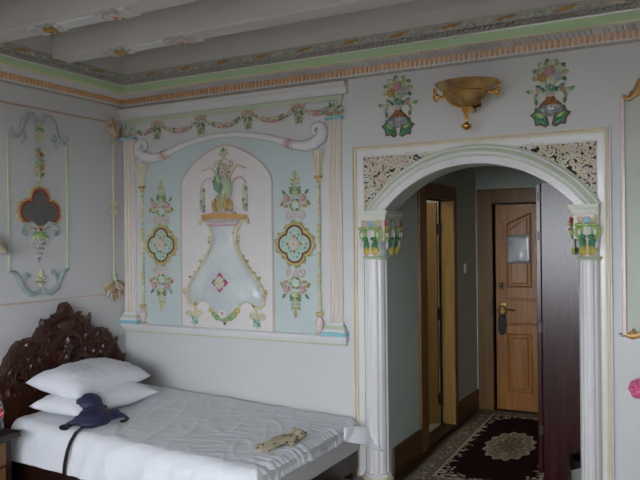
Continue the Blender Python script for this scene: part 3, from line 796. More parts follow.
# garland under the entablature
t = thing('garland_relief', 'pink and green flower garland hung in swags below the panel entablature', 'wall relief', (1.067, 0, 2.60))
hang = [(.10, 2.648), (.381, 2.672), (.833, 2.674), (1.286, 2.678), (1.739, 2.682), (2.02, 2.655)]
for (x0, z0), (x1, z1) in zip(hang, hang[1:]):
    b = MB(); n = int((x1 - x0) / .026); dep = .085 if x1 - x0 > .4 else .06
    for k in range(n + 1):
        q = k / n; x = x0 + (x1 - x0) * q; z = z0 + (z1 - z0) * q - dep * (1 - (2 * q - 1) ** 2) - .012
        fat = .010 + .010 * math.sin(PI * q)
        cc = ('palegreen', 'pink', 'paleyellow', 'palepink', 'green', 'beige')
        b.ell((x, z + random.uniform(-.008, .008), .012), (fat * 1.1, fat * .8, .012), cc[(k * 5 + int(x * 10)) % 6], 7, 4, random.uniform(-1, 1))
        b.ell((x + .01, z - fat * .7, .010), (fat * .8, fat * .6, .010), ('pink' if abs(q - .5) < .14 else cc[(k * 3 + 1) % 6]), 7, 4, random.uniform(-1, 1))
    b.build('swag', t, xf=WB, origin=(1.067, 0, 2.60))
for (x, z) in hang[1:-1]:
    b = MB()
    for k in range(4):
        for s in (-1, 1): b.leaf(x + s * .006, z - .03 - .026 * k, -PI / 2 + s * (1.0 - .2 * k), .05, .024, ('palegreen', 'green', 'paleyellow', 'palegreen')[k], .004, .014)
    for s in (-1, 0, 1): b.flower(x + s * .04, z - .012 - .004 * abs(s), .022, 'beige' if s else 'pink', 'yellow', .006)
    b.leaf(x, z - .10, -PI / 2, .05, .026, 'teal' if x > 1.2 else 'green', .006, .014)
    b.build('drop', t, xf=WB, origin=(1.067, 0, 2.60))

# ------------------------------------------------------------------ arch surround, lattice and columns
t = thing('arch_surround', 'cream banded rectangular frame with white round arch moulding around the hall opening', 'arch', (3.03, 0, 0.0))
OG = Vector((3.03, 0, 0))
b = MB()
def jamb(u0, u1, z0, z1, w, m): b.box((u0, z0, 0), (u1, z1, w), m)
FL, FR, FT = 2.175, 3.885, 2.335
for (d0, d1, w, m) in ((0, .010, .028, 'plaster'), (.010, .022, .036, 'beige'), (.022, .027, .026, 'plaster'), (.027, .040, .032, 'cream')):
    jamb(FL + d0, FL + d1, 0, FT - d0, w, m); jamb(FR - d1, FR - d0, 0, FT - d0, w, m)
    b.box((FL + d1, FT - d1, 0), (FR - d1, FT - d0, w), m)
b.build('banded_frame', t, xf=WB, origin=OG, smooth=False, bevel=.002)
b = MB(); w = .018
jamb(FL + .04, 2.262, 0, FT - .04, w, 'gloss_white'); jamb(3.808, FR - .04, 0, FT - .04, w, 'gloss_white'); b.box((2.262, 2.254, 0), (3.808, FT - .04, w), 'gloss_white')
b.build('white_flat', t, xf=WB, origin=OG, smooth=False)
b = MB()
def arcsweep(prof, m):
    N = 48; vs = []
    K = len(prof)
    for k in range(N + 1):
        for (r, w) in prof:
            a0 = math.acos(max(-1, (2.29 - ACX) / r)) if r > .8 else PI; a0 = min(a0, PI - math.asin(min(1, (1.862 - ACZ) / r))); a1 = math.asin(min(1, (1.862 - ACZ) / r))
            a = a0 + (a1 - a0) * k / N
            vs.append((ACX + r * math.cos(a), ACZ + r * math.sin(a), w))
    fs = []
    for k in range(N):
        for j in range(K - 1): fs.append((k * K + j, k * K + j + 1, (k + 1) * K + j + 1, (k + 1) * K + j))
    b.add(vs, fs, m)
arcsweep([(.815, -.0), (.815, .05), (.822, .056), (.862, .056), (.868, .048)], 'gloss_white')
arcsweep([(.868, .048), (.876, .048)], 'sage')
arcsweep([(.876, .048), (.880, .064), (.888, .068), (.896, .064), (.898, .05)], 'gloss_white')
arcsweep([(.898, .05), (.914, .044), (.918, .040)], 'sage')
arcsweep([(.918, .040), (.924, .044), (.934, .038), (.938, .018), (.938, 0)], 'gloss_white')
arcsweep([(.938, .022), (.946, .022), (.948, .0)], 'sage')
for k in range(64):
    a = .70 + (PI - 1.40) * (k + .5) / 64
    if ACZ + .84 * math.sin(a) < 1.87: continue
    ca, sa = math.cos(a), math.sin(a)
    b.tube([(ACX + .828 * ca, ACZ + .828 * sa, .056), (ACX + .858 * ca, ACZ + .858 * sa, .056)], .0045, 'plaster', 5)
b.build('arch_moulding', t, xf=WB, origin=OG)
def spandrel(sx):
    xe = 2.264 if sx < 0 else 3.806
    R0 = .945
    def inside(x, z, mg=0.0):
        if sx < 0 and x < xe + mg: return False
        if sx > 0 and x > xe - mg: return False
        return z < 2.252 - mg and z > 1.87 and (x - ACX) ** 2 + (z - ACZ) ** 2 > (R0 + mg) ** 2 and (x - ACX) * sx > 0.2
    # dark sheet standing in for the shaded depth behind the lattice
    b = MB(); ang = [math.radians(a) for a in range(36, 79, 2)]
    poly = [(xe, 2.252)]
    pa = [(ACX + sx * R0 * math.cos(a), ACZ + R0 * math.sin(a)) for a in ang]
    pa = [p for p in pa if p[1] < 2.252 and abs(p[0] - ACX) < abs(xe - ACX)]
    zc = ACZ + math.sqrt(max(0, R0 ** 2 - (xe - ACX) ** 2)); xc = ACX + sx * math.sqrt(max(0, R0 ** 2 - (2.252 - ACZ) ** 2))
    poly = [(xe, 2.252), (xe, zc)] + pa + [(xc, 2.252)]
    b.prism(poly, .001, .004, 'hole_shade'); bk = b.build('hole_shade_sheet', t, xf=WB, origin=OG, smooth=False)
    b = MB(); rnd = random.Random(5 if sx < 0 else 9)
    cs = ('filigree', 'filigree', 'filigree', 'gloss_white', 'paleyellow', 'filigree', 'palepink')
    # winding stems with curls and leaves
    step = .040; i = 0
    z = 2.252 - .018
    while z > 1.86:
        x = xe + (.018 if sx < 0 else -.018)
        while (x - ACX) * sx > .15:
            px = x + rnd.uniform(-.012, .012); pz = z + rnd.uniform(-.012, .012)
            if inside(px, pz, .002):
                a = rnd.uniform(0, 2 * PI); r = rnd.uniform(.020, .028)
                b.scroll(px, pz, r, cs[i % 7], a, 1.15, rnd.choice((-1, 1)), .0072, .014, n=5)
                for k in range(3):
                    a2 = a + 2.1 * k + rnd.uniform(-.4, .4)
                    lx, lz = px + r * math.cos(a2), pz + r * math.sin(a2); L = rnd.uniform(.028, .042)
                    ex, ez = lx + L * math.cos(a2 + .5), lz + L * math.sin(a2 + .5)
                    if inside(ex, ez): b.leaf(lx, lz, a2 + .5, L, .016, cs[(i + k) % 7], .010, .010)
                i += 1
            x += -sx * step
        z -= step * .92
    b.tube([(xe, zc + .01, .012), (xe, 2.25, .012), (xc, 2.25, .012)], .009, 'gloss_white', 6)
    o = b.build('lattice', t, xf=WB, origin=OG)
    o['label'] = 'pierced cream scrollwork lattice'
spandrel(-1); spandrel(1)

def column(xl, xr, side, label):
    """engaged fluted column; side=+1: the opening lies on its right"""
    cx = (xl + xr) / 2; hw = (xr - xl) / 2
    t = thing('engaged_column', label, 'column', (cx, 0, 0), group='fluted columns carrying the arch')
    # shaft
    n = 96; poly = []
    for k in range(n + 1):
        a = PI * k / n
        fl = .5 + .5 * math.cos(7 * (a - PI / 2) * 2); g = 1 - .075 * max(0, math.sin(a * 10 + PI / 2 + PI) - .15) ** .6
        poly.append((hw * math.cos(a) * g, .002 + .105 * math.sin(a) * g))
    vs = []; zs = (.05, 1.53)
    for z in zs:
        for (x, w) in poly: vs.append((x, -w, z))
    N = len(poly); fs = [(i, i + 1, N + i + 1, N + i) for i in range(N - 1)]
    b = MB(); b.add(vs, fs, 'gloss_white'); b.build('shaft', t, angle=25)
    def half(z0, z1, e0, e1, m, bb):
        K = 24; vv = []
        for z, e in ((z0, e0), (z1, e1)):
            for k in range(K + 1):
                a = PI * k / K; vv.append(((hw + e) * math.cos(a), -(.002 + (.105 + e) * math.sin(a)), z))
        f = [(k, k + 1, K + 2 + k, K + 1 + k) for k in range(K)]
        f += [tuple(range(K + 1)), tuple(range(2 * K + 1, K, -1))]
        bb.add(vv, f, m)
    b = MB()
    for z0, z1, e0, e1, m in ((0, .018, .028, .028, 'cream'), (.018, .03, .028, .016, 'cream'), (.03, .04, .012, .014, 'gloss_white'), (.04, .055, .014, .003, 'gloss_white')): half(z0, z1, e0, e1, m, b)
    b.build('base', t)
    b = MB()
    half(1.53, 1.545, .004, .014, 'sage', b); half(1.545, 1.555, .014, .004, 'sage', b)
    half(1.555, 1.70, -.006, .0, 'gloss_white', b)
    x0, x1 = (-hw, hw + .02) if side > 0 else (-hw - .02, hw)
    dep = .19
    # bell block wraps the reveal
    b.box((min(x0, x1) + .004, -.088, 1.66), (max(x0, x1) - .004, dep, 1.80), 'palepink')
    cap = b.build('capital_bell', t, angle=30)
    b = MB()
    prof = [(1.80, .0), (1.812, .006), (1.835, .012), (1.842, .022), (1.862, .026), (1.866, .026)]
    vv = []; 
    for z, e in prof:
        vv += [(x0 - (e if side < 0 else 0), .0 + (0 if side else 0) + (dep if True else 0) + e * 0, z), (x0 - (e if side < 0 else 0), -.095 - e, z), (x1 + (e if side > 0 else 0), -.095 - e, z), (x1 + (e if side > 0 else 0), dep, z)]
    ff = []
    for i in range(len(prof) - 1):
        for k in range(3): ff.append((4 * i + k, 4 * i + k + 1, 4 * i + 4 + k + 1, 4 * i + 4 + k))
    ff += [(0, 1, 2, 3), tuple(4 * (len(prof) - 1) + k for k in (3, 2, 1, 0))]
    b.add(vv, ff, 'abacus'); b.build('abacus', t, smooth=False, bevel=.003)
    # foliage on the front and on the reveal side
    def face(xf, wid, big):
        b = MB()
        nl = 2
        for k in range(nl):
            u = (k - .5) * wid * .48
            b.leaf(u, 1.565, PI / 2, .12, .062, 'cap_green', .0, .026); b.leaf(u, 1.558, PI / 2, .075, .05, 'cap_yellow', .010, .026)
            b.ell((u, 1.672, .034), (.022, .014, .016), 'cap_green', 8, 5)
        b.tube([(0, 1.56, .014), (0, 1.70, .018)], .006, 'palepink', 6)
        for k in range(3):
            u = (k - 1) * wid * .46
            b.leaf(u, 1.655, PI / 2, .11, .062, ('cap_lime', 'gloss_white', 'cap_lime')[k], .006, .020)
            b.ell((u, 1.742, .034), (.030, .012, .016), 'cap_lime', 8, 5); b.ell((u, 1.70, .026), (.010, .022, .012), 'gloss_white', 6, 4)
        for s in (-1, 1):
            b.scroll(s * wid * .38, 1.775, .024, 'paleyellow' if s > 0 else 'beige', PI / 2, 1.4, -s, .007, .012)
            b.leaf(s * wid * .48, 1.60, PI / 2 - s * .2, .06, .03, 'gloss_white', .004, .018)
        b.flower(0, 1.772, .022, 'cyan', 'lilac', .012, 6, .018)
        b.ell((0, 1.772, .010), (.036, .016, .010), 'lilac', 8, 5)
        b.build('acanthus_front' if big else 'acanthus_side', t, xf=xf)
    face(lambda p: Vector((p[0], -.092 - p[2], p[1])), 1.5 * hw, True)
    if side > 0: face(lambda p: Vector((hw + .016 + p[2] * .6, .05 + p[0], p[1])), .22, False)
    else: face(lambda p: Vector((-hw - .016 - p[2] * .6, .05 - p[0], p[1])), .22, False)
    b = MB(); ex = (hw + .02) * side
    for y in (-.09, .17):
        b.ell((ex + side * .010, y, 1.772), (.012, .012, .020), 'red', 8, 5); b.ell((ex + side * .02, y, 1.75), (.012, .012, .012), 'ochre', 8, 5); b.leaf(0, 0, 0, .001, .001, 'ochre')
        b.ell((ex + side * .014, y, 1.70), (.014, .012, .020), 'palegreen', 7, 5)
        b.ell((ex + side * .016, y, 1.715), (.010, .010, .012), 'red', 7, 5)
    b.build('corner_bud', t)
column(2.272, 2.436, 1, 'white fluted column with green leaf capital at left of arch beside the bed')
column(3.695, 3.822, -1, 'white fluted column with green leaf capital at right of arch beside the wardrobe')

# ------------------------------------------------------------------ flower vases and lamp over the arch
def wall_vase(u, v0, label):
    t = thing('flower_vase_relief', label, 'wall relief', (u, 0, v0), group='flower vase reliefs over the arch')
    b = MB()
    for s in (-1, 1):
        po = [(s * .012, .005), (s * .03, -.005), (s * .058, .012), (s * .088, .008), (s * .092, .045), (s * .118, .075), (s * .092, .088), (s * .088, .118), (s * .052, .088), (s * .026, .064)]
        b2 = MB(); b2.prism(po, .0, .014, 'cap_green', .006); b2.ell((s * .062, .066, .012), (.030, .014, .008), 'cap_lime', 8, 4, s * .5); b2.ell((s * .05, .03, .012), (.022, .014, .008), 'cap_green', 8, 4, s * .5)
        b2.tube([(p[0], p[1], .010) for p in po], .0055, 'darkred', 6, closed=True)
        b2.build('holly_leaf', t, xf=WB)
    b = MB(); pr = [(.001, .058), (.04, .062), (.07, .08), (.083, .105), (.076, .124)]; pr2 = [(.076, .124), (.05, .15), (.03, .168), (.022, .185), (.026, .20)]
    b.lathe([(r, h) for r, h in pr], 'silver', 16, a0=PI, a1=2 * PI, sy=.55); b.lathe([(r, h) for r, h in pr2], 'copper', 16, a0=PI, a1=2 * PI, sy=.55)
    b.ell((0, -.012, .19), (.03, .016, .012), 'palepink', 8, 4)
    for k in range(6): b.ell((-.05 + .02 * k, -.044 + .003 * abs(k - 2.5), .10 + .006 * (k % 2)), (.007, .004, .010), 'silver', 6, 4)
    b.build('vase', t)
    b = MB()
    for s in (-1, 1):
        b.tube([(s * .01, .20, .008), (s * .05, .225, .010), (s * .09, .222, .010), (s * .125, .212, .008)], .006, 'palegreen', 6)
        for (x, y, a, m) in ((.03, .21, .9, 'cap_green'), (.055, .235, .6, 'teal'), (.075, .215, -1.0, 'palegreen'), (.09, .20, -1.5, 'palegreen'), (.085, .17, -1.6, 'green'), (.11, .215, .3, 'green'), (.10, .22, 0, 'palegreen')):
            b.leaf(s * x, y, a if s > 0 else PI - a, .04, .024, m, .004, .014)
    for k in range(5): b.leaf(.0, .215, PI / 2 + (k - 2) * .5, .05, .026, ('teal', 'paleteal', 'green')[k % 3], .008, .016)
    for k in range(15):
        a = -.35 + (PI + .7) * k / 14
        b.leaf(.078 * math.cos(a), .32 + .066 * math.sin(a), a + (.5 if k % 2 else -.5), .038, .026, ('cap_green', 'paleyellow', 'cap_lime', 'teal')[k % 4], .004, .014)
    for k in range(13):
        a = -.2 + (PI + .4) * k / 12; b.ell((.082 * math.cos(a), .32 + .07 * math.sin(a), .012), (.013, .013, .010), ('paleyellow', 'cap_lime', 'gloss_white')[k % 3], 7, 4)
    b.ell((0, .315, .004), (.085, .07, .012), 'palegreen', 12, 5)
    for k in range(16):
        a = k * 2.4; r = .078 * math.sqrt((k + .5) / 16); b.ell((r * math.cos(a), .31 + r * math.sin(a) * .8, .018), (.010, .010, .008), ('paleyellow', 'gloss_white', 'palegreen', 'teal')[k % 4], 6, 4)
    b.build('leaves', t, xf=WB)
    for (x, y, r, m) in ((-.045, .30, .032, 'ochre'), (0, .335, .036, 'pink'), (.045, .30, .032, 'lilac')):
        b = MB(); b.flower(x, y, r, m, 'palepink', .016, 6, .024); b.flower(x, y, r * .6, m, m, .026, 5, .018, 0); b.build('rose', t, xf=WB)
    for s in (-1, 1):
        b = MB(); b.flower(s * .072, .222, .02, 'palepink' if s < 0 else 'pink', 'ochre', .012, 5, .018); b.build('side_blossom', t, xf=WB)
wall_vase(2.527, 2.378, 'colourful flower vase relief over the arch, left of the gold wall lamp')
wall_vase(3.537, 2.362, 'colourful flower vase relief over the arch, right of the gold wall lamp')

LAMP = t = thing('wall_lamp', 'amber glass bowl wall lamp with gold arms and finial above the arch', 'wall lamp', (3.055, 0, 2.365))
b = MB(); H = 0
pr = [(.012, .118), (.05, .125), (.09, .142), (.118, .168), (.132, .196), (.142, .206), (.165, .222), (.195, .246), (.202, .256), (.194, .258), (.16, .232), (.12, .20)]
b.lathe(pr, 'alabaster', 36, sy=.82); b.build('glass_bowl', t, xf=lambda p: Vector((p[0], p[1] - .172, p[2])))
b = MB()
b.tube([(.143 * math.cos(a), .143 * math.sin(a) * .82 - .172, .203) for a in [2 * PI * k / 36 for k in range(36)]], .007, 'gold', 7, closed=True)
for a in (PI * 1.12, PI * 1.5, PI * 1.88):
    b.tube([(r * math.cos(a) * 1.02, r * math.sin(a) * .84 - .172, h - .003) for r, h in pr[:5]], .0055, 'gold', 6)
for k in range(5): b.ell((-.04 + .02 * k, -.292 + .004 * abs(k - 2), .208), (.010, .008, .008), 'gold', 6, 4)
b.box((-.05, -.012, .14), (.05, 0, .24), 'gold')
b.box((-.012, -.172, .112), (.012, 0, .128), 'gold'); b.box((-.012, -.012, .112), (.012, 0, .15), 'gold')
b.build('gold_frame', t)
for s in (-1, 1):
    b = MB(); pth = [(s * .135, .196), (s * .165, .188), (s * .19, .20), (s * .205, .225), (s * .197, .24)]
    b.tube([(p[0], p[1], .172) for p in pth], [.010, .009, .009, .008, .006], 'gold', 7)
    b.scroll(s * .192, .188, .026, 'gold', PI / 2, 1.2, -s, .008, .172); b.leaf(s * .205, .21, PI / 2 - s * .2, .04, .022, 'gold', .172, .012)
    b.build('scroll_arm', t, xf=WB)
b = MB(); b.lathe([(.001, -.012), (.016, -.008), (.034, .006), (.036, .014), (.024, .024), (.010, .03), (.009, .045), (.013, .055), (.010, .065), (.02, .085), (.032, .105), (.040, .118), (.03, .124)], 'gold', 18, (0, -.172, 0)); b.build('finial', t)

LAMP.scale = (1, 1, 1.12)
# right wall panel
t = thing('carved_wall_panel', 'grey green wall panel with pink edge and carved gold corner right of arch', 'wall panel', (4.35, 0, 1.08))
MB().box((-.39, .02, 0), (.39, 1.42, .006), 'panelgrey').build('panel_field', t, xf=WB, smooth=False)
b = MB()
for s in (-1, 1): b.box((s * .40 - .012, .01, 0), (s * .40 + .012, 1.41, .028), 'palepink')
b.build('edge_strip', t, xf=WB, bevel=.004, smooth=False)
b = MB()
for s in (-1, 1):
    b.tube([(s * .40, 1.415, .018), (s * .365, 1.40, .018), (s * .33, 1.425, .018), (s * .30, 1.49, .018), (s * .22, 1.545, .018), (s * .1, 1.57, .018), (0, 1.60, .018)], [.016, .016, .02, .026, .028, .024, .02], 'goldpaint', 8, flat=.7)
    b.scroll(s * .40, 1.42, .016, 'palepink', 0, 1.1, s, .008, .02)
    for k in range(5): b.leaf(s * (.36 - .05 * k), 1.41 + .03 * k, PI / 2 + s * .6, .06, .03, 'goldpaint', .016, .02)
b.build('carved_crest', t, xf=WB)
b = MB()
for s in (-1, 1):
    b.tube([(s * .40, .012, .018), (s * .36, .0, .018), (s * .30, .02, .018), (s * .2, .0, .018), (0, -.03, .018)], [.012, .018, .016, .016, .016], 'goldpaint', 8, flat=.7)
    b.scroll(s * .36, .02, .022, 'goldpaint', PI / 2, 1.2, s, .009, .02)
    b.leaf(s * .40, .0, 0.4 if s > 0 else PI - .4, .04, .024, 'palepink', .012, .016)
b.build('carved_foot', t, xf=WB)

# ------------------------------------------------------------------ left wall decoration
t = thing('scroll_panel_frame', 'pale green line frame with blue grey scroll crest and foot on left wall', 'wall panel', (0, -.885, 1.28))
LO = Vector((0, -.885, 1.28))
for u in (-.268, .265):
    b = MB(); b.box((u - .010, .19, 0), (u + .010, 1.20, .012), 'sage'); b.build('side_strip', t, xf=WL, bevel=.003, smooth=False)
for s in (-1, 1):
    b = MB()
    b.tube([(s * .275, 1.205, .012), (s * .23, 1.155, .012), (s * .185, 1.17, .012), (s * .16, 1.225, .014), (s * .14, 1.29, .016), (s * .10, 1.335, .016), (s * .055, 1.34, .014), (s * .02, 1.31, .012), (s * .008, 1.27, .01)],
           [.008, .018, .02, .022, .024, .022, .02, .016, .010], 'bluegrey', 9, flat=.6)
    b.leaf(s * .175, 1.19, -PI / 2 - s * .3, .09, .04, 'bluegrey', .006, .02); b.leaf(s * .15, 1.27, PI / 2 + s * .9, .08, .035, 'bluegrey', .01, .02); b.leaf(s * .24, 1.165, PI / 2 - s * .1, .06, .03, 'bluegrey', .006, .016)
    b.scroll(s * .125, 1.175, .03, 'bluegrey', PI / 2, 1.2, -s, .010, .010); b.leaf(s * .05, 1.335, -PI / 2 - s * .5, .06, .03, 'tealgrey', .01, .016)
    b.build('crest_scroll', t, xf=WL)
    b = MB()
    b.tube([(s * .275, .185, .012), (s * .225, .175, .012), (s * .185, .12, .014), (s * .15, .05, .016), (s * .09, .01, .016), (s * .035, .02, .014), (s * .005, .06, .010)], [.008, .018, .02, .022, .020, .016, .010], 'tealgrey', 9, flat=.6)
    b.tube([(s * .165, .075, .012), (s * .15, .13, .012), (s * .12, .175, .012)], [.012, .018, .012], 'tealgrey', 8, flat=.6)
    b.leaf(s * .155, .06, PI / 2 - s * .6, .09, .04, 'bluegrey', .008, .018); b.leaf(s * .235, .175, -PI / 2 - s * .9, .07, .035, 'bluegrey', .006, .016); b.scroll(s * .115, .16, .022, 'tealgrey', 0, 1.1, s, .009, .010)
    b.build('foot_scroll', t, xf=WL)
b = MB()
for k in range(4):
    for s in (-1, 1): b.leaf(0, 1.28 - .03 * k, -PI / 2 + s * (1.3 - .25 * k), .05, .028, ('palegreen', 'green', 'paleyellow')[k % 3], .006, .016)
b.flower(0, 1.27, .022, 'paleyellow', 'ochre', .010); b.leaf(0, 1.20, -PI / 2, .06, .026, 'palegreen', .006, .014); b.build('crest_flower', t, xf=WL)
b = MB()
for k in range(3):
    for s in (-1, 1): b.leaf(0, .09 + .02 * k, PI / 2 + s * (1.4 - .45 * k), .055, .026, ('paleyellow', 'palegreen', 'paleyellow')[k], .006, .016)
b.leaf(0, .12, PI / 2, .075, .024, 'sage', .006, .014); b.ell((0, .075, .012), (.016, .024, .010), 'palegreen', 7, 4); b.build('foot_flower', t, xf=WL)

t = thing('trefoil_mirror', 'small dark trefoil mirror with red and gold rim on the left wall', 'mirror', (0, -.885, 1.72))
lb = [(0, .275, .072), (-.095, .178, .076), (.095, .178, .076), (0, .13, .085), (0, .19, .09)]
def lob2(off): return [(p[0], p[1] + .19) for p in lobed([(a, c - .19, r) for a, c, r in lb], 64, off)]
MB().prism(lob2(-.004), 0, .012, 'mirror').build('mirror_glass', t, xf=WL, smooth=False)
b = MB(); b.tube([(p[0], p[1], .014) for p in lob2(.0)], .008, 'red', 7, closed=True); b.build('red_rim', t, xf=WL)
b = MB(); pp = lob2(.015); b.tube([(p[0], p[1], .010) for p in pp if p[1] > .06], .011, 'ochre', 7)
for k in range(0, 64, 3):
    p = pp[k]
    if p[1] > .08: b.leaf(p[0], p[1], math.atan2(p[1] - .19, p[0]) + (.6 if k % 2 else -.6), .036, .022, ('palegreen', 'paleyellow', 'yellow')[k % 3], .005, .014)
b.build('leaf_rim', t, xf=WL)
for s in (-1, 1):
    b = MB(); b.tube([(s * .005, .02, .014), (s * .03, .06, .016), (s * .08, .095, .016), (s * .14, .085, .016), (s * .165, .045, .014)], [.010, .014, .018, .018, .012], 'bluegrey', 8, flat=.6)
    b.scroll(s * .135, .03, .034, 'tealgrey', PI / 2 - s * .6, 1.2, -s, .011, .012); b.leaf(s * .03, .03, -PI / 2 + s * 1.0, .07, .035, 'tealgrey', .006, .018); b.leaf(s * .02, .02, -PI / 2 + s * .4, .06, .03, 'bluegrey', .006, .018)
    b.build('scroll', t, xf=WL)
t = thing('floral_sprig', 'slim green sprig of leaves and buds above the trefoil mirror', 'wall relief', (0, -.885, 2.095))
b = MB(); b.tube([(0, 0, .008), (.004, .09, .010), (-.004, .17, .010), (.0, .25, .008)], .006, 'palegreen', 6)
for k in range(9):
    y = .04 + .024 * k; s = 1 if k % 2 else -1
    b.leaf(0, y, PI / 2 - s * .9, .055, .026, ('palegreen', 'green', 'rimgold', 'ochre', 'cap_lime')[k % 5], .006, .016)
b.leaf(0, .235, PI / 2, .05, .024, 'green', .006, .014); b.build('leaves', t, xf=WL)
for (x, y, m) in ((-.02, .20, 'lilac'), (.022, .15, 'ochre'), (-.022, .12, 'palepink'), (.012, .235, 'darkred')):
    b = MB(); b.flower(x, y, .018, m, 'paleyellow', .012, 5, .016); b.build('bud', t, xf=WL)
t = thing('cone_relief', 'grey lattice cone with yellow green cap below the trefoil mirror', 'wall relief', (0, -.89, 1.525))
b = MB(); b.lathe([(.004, 0), (.02, .05), (.045, .11), (.066, .165), (.068, .18)], 'silver', 16, a0=0, a1=2 * PI, sy=1.0)
for k in range(4):
    for j in range(8):
        h = .05 + .036 * k; r = .022 + .5 * (h - .05) * .9; a = PI * (j + .5 * (k % 2)) / 7.5
        b.ell((r * math.cos(a), -r * math.sin(a), h), (.010, .008, .012), ('palepink', 'gloss_white', 'paleteal')[(k + j) % 3], 6, 4)
b.build('lattice_cone', t, xf=lambda p: Vector((abs(-p[1] * .55) if p[1] < 0 else p[1] * .0, p[0], p[2])))
b = MB()
b.lathe([(.070, .175), (.074, .185), (.066, .21), (.04, .23), (.004, .238)], 'cap_lime', 16)
for k in range(7): b.ell((-.054 + .018 * k, -.05, .176 + .004 * (k % 2)), (.012, .012, .010), 'gloss_white' if k % 2 else 'yellow', 7, 4)
b.build('leaf_cap', t, xf=lambda p: Vector((max(0, -p[1] * .55), p[0], p[2])))

t = thing('corner_festoon', 'slim cream rod with leafy gilt ornaments on the left wall near corner', 'wall relief', (0, -.13, 1.22))
def FO(p): return Vector((p[2], p[0], p[1]))
b = MB(); b.tube([(0, .06, .008), (-.004, .74, .008), (.01, 1.36, .008)], .007, 'cream', 7); b.build('rod', t, xf=FO)
def leafy(y0, up, nm):
    b = MB()
    for k in range(9):
        a = (PI / 2 if up else -PI / 2) + (k - 4) * .30; b.leaf(.004 * (k - 4), y0, a, .17 - .012 * abs(k - 4), .04, ('beige', 'rimgold', 'pinkline', 'grey_relief', 'goldpaint')[k % 5], .006 + .004 * (k % 2), .02)
    for k in (-1, 0, 1): b.flower(.045 * k, y0 + (.09 if up else -.08), .024, ('pink', 'goldpaint', 'palepink')[k + 1], 'yellow', .02)
    for k in range(3): b.leaf(0, y0, (-PI / 2 if up else PI / 2) + (k - 1) * .5, .07, .026, 'palegreen', .006, .014)
    b.build(nm, t, xf=FO)
leafy(1.33, True, 'top_leaves'); leafy(.12, False, 'bottom_leaves')
b = MB(); b.flower(0, .735, .034, 'beige', 'goldpaint', .010, 6, .024)
for k in range(6): b.leaf(0, .735, k * PI / 3, .065, .03, ('palegreen', 'palepink')[k % 2], .006, .014)
b.build('middle_rosette', t, xf=FO)
for nm, z, m in (('trim_3', 2.672, 'brown_line'), ('trim_4', 1.232, 'pinkline')):
    b = MB(); run([(0, z - .008), (.008, z - .006), (.010, z), (.006, z + .008), (0, z + .008)], -5.6, -.2, m, b)
    struct(b.build(nm, xf=WL, smooth=False))

# bedside wall lamp, mostly beyond the left edge of the picture
t = thing('bedside_lamp', 'cream glass shade of a bedside wall lamp at the left edge', 'wall lamp', (0, -1.355, 1.60))
MB().lathe([(.001, -.002), (.05, 0), (.055, .012), (.001, .016)], 'brass', 16).build('wall_plate', t, xf=lambda p: Vector((p[2], p[0], p[1] + .12)))
MB().tube([(.01, 0, .12), (.07, 0, .13), (.10, 0, .15), (.10, 0, .12)], .008, 'brass').build('arm', t)
MB().lathe([(.022, .125), (.03, .12), (.045, .09), (.07, .04), (.085, .012), (.088, .004), (.083, .006), (.066, .04), (.04, .09)], 'shade', 20, (.10, 0, 0)).build('glass_shade', t)

# ------------------------------------------------------------------ bed
BX0, BX1, BY0, BY1 = .12, 2.25, -1.35, -.04      # head, foot, near side, wall side
def ztop(x): return .487 - .075 * max(0, min(1, (x - .3) / 1.9))
t = thing('bed', 'single bed with carved dark wooden headboard against left wall, beneath white duvet', 'bed', (1.15, -.70, 0))
OB = Vector((1.15, -.70, 0))
b = MB(); b.box((.10, -1.33, .06), (2.22, -.06, .20), 'darkwood')
for x in (.14, 2.14):
    for y in (-1.30, -.13): b.box((x, y, 0), (x + .07, y + .07, .08), 'darkwood')
b.build('bed_base', t, origin=OB, smooth=False, bevel=.006)
b = MB(); b.box((BX0, -1.33, .19), (BX1 - .015, -.06, .385), 'mattress'); b.build('mattress', t, origin=OB, smooth=False, bevel=.025)
hb = [(-1.345, .20), (-1.345, .55), (-1.325, .70), (-1.28, .78), (-1.25, .815), (-1.235, .86), (-1.205, .89), (-1.17, .94), (-1.125, .972), (-1.08, .968), (-1.04, .982), (-1.0, .975), (-.975, 1.005), (-.945, 1.045), (-.905, 1.055), (-.90, 1.085), (-.875, 1.10), (-.845, 1.095), (-.80, 1.125), (-.765, 1.14), (-.752, 1.185), (-.738, 1.205), (-.72, 1.210)]
hc = -.72
poly = hb + [(2 * hc - y, z) for y, z in hb[::-1]][1:]
b = MB(); b.prism([(p[0], p[1]) for p in poly], .03, .085, 'rosewood', .012)
head = b.build('headboard', t, xf=WL, origin=OB, smooth=False)
b = MB(); b.tube([(p[0] * .985 + hc * .015, p[1] - .018, .088) for p in poly[1:-1]], .016, 'rosewood', 7)
for i in range(1, len(poly) - 1):
    p = poly[i]; q = poly[i + 1] if i + 1 < len(poly) else p
    mx, mz = (p[0] + q[0]) / 2, (p[1] + q[1]) / 2; an = math.atan2(mz - .7, mx - hc)
    b.ell((mx - .012 * math.cos(an), mz - .012 * math.sin(an), .075), (.024, .024, .026), 'rosewood', 8, 5)
b.build('carved_border', head, xf=WL, origin=OB)
b = MB()
for k in range(16):
    a = 2 * PI * k / 16; b.leaf(hc, .86, a, .12 - .02 * (k % 2), .045, 'rosewood', .085, .024)
b.tube([(hc + .145 * math.cos(a), .86 + .115 * math.sin(a), .092) for a in [2 * PI * k / 32 for k in range(32)]], .014, 'rosewood', 7, closed=True)
b.flower(hc, .86, .05, 'rosewood', 'rosewood', .10, 6, .03); b.build('rosette', head, xf=WL, origin=OB)
b = MB()
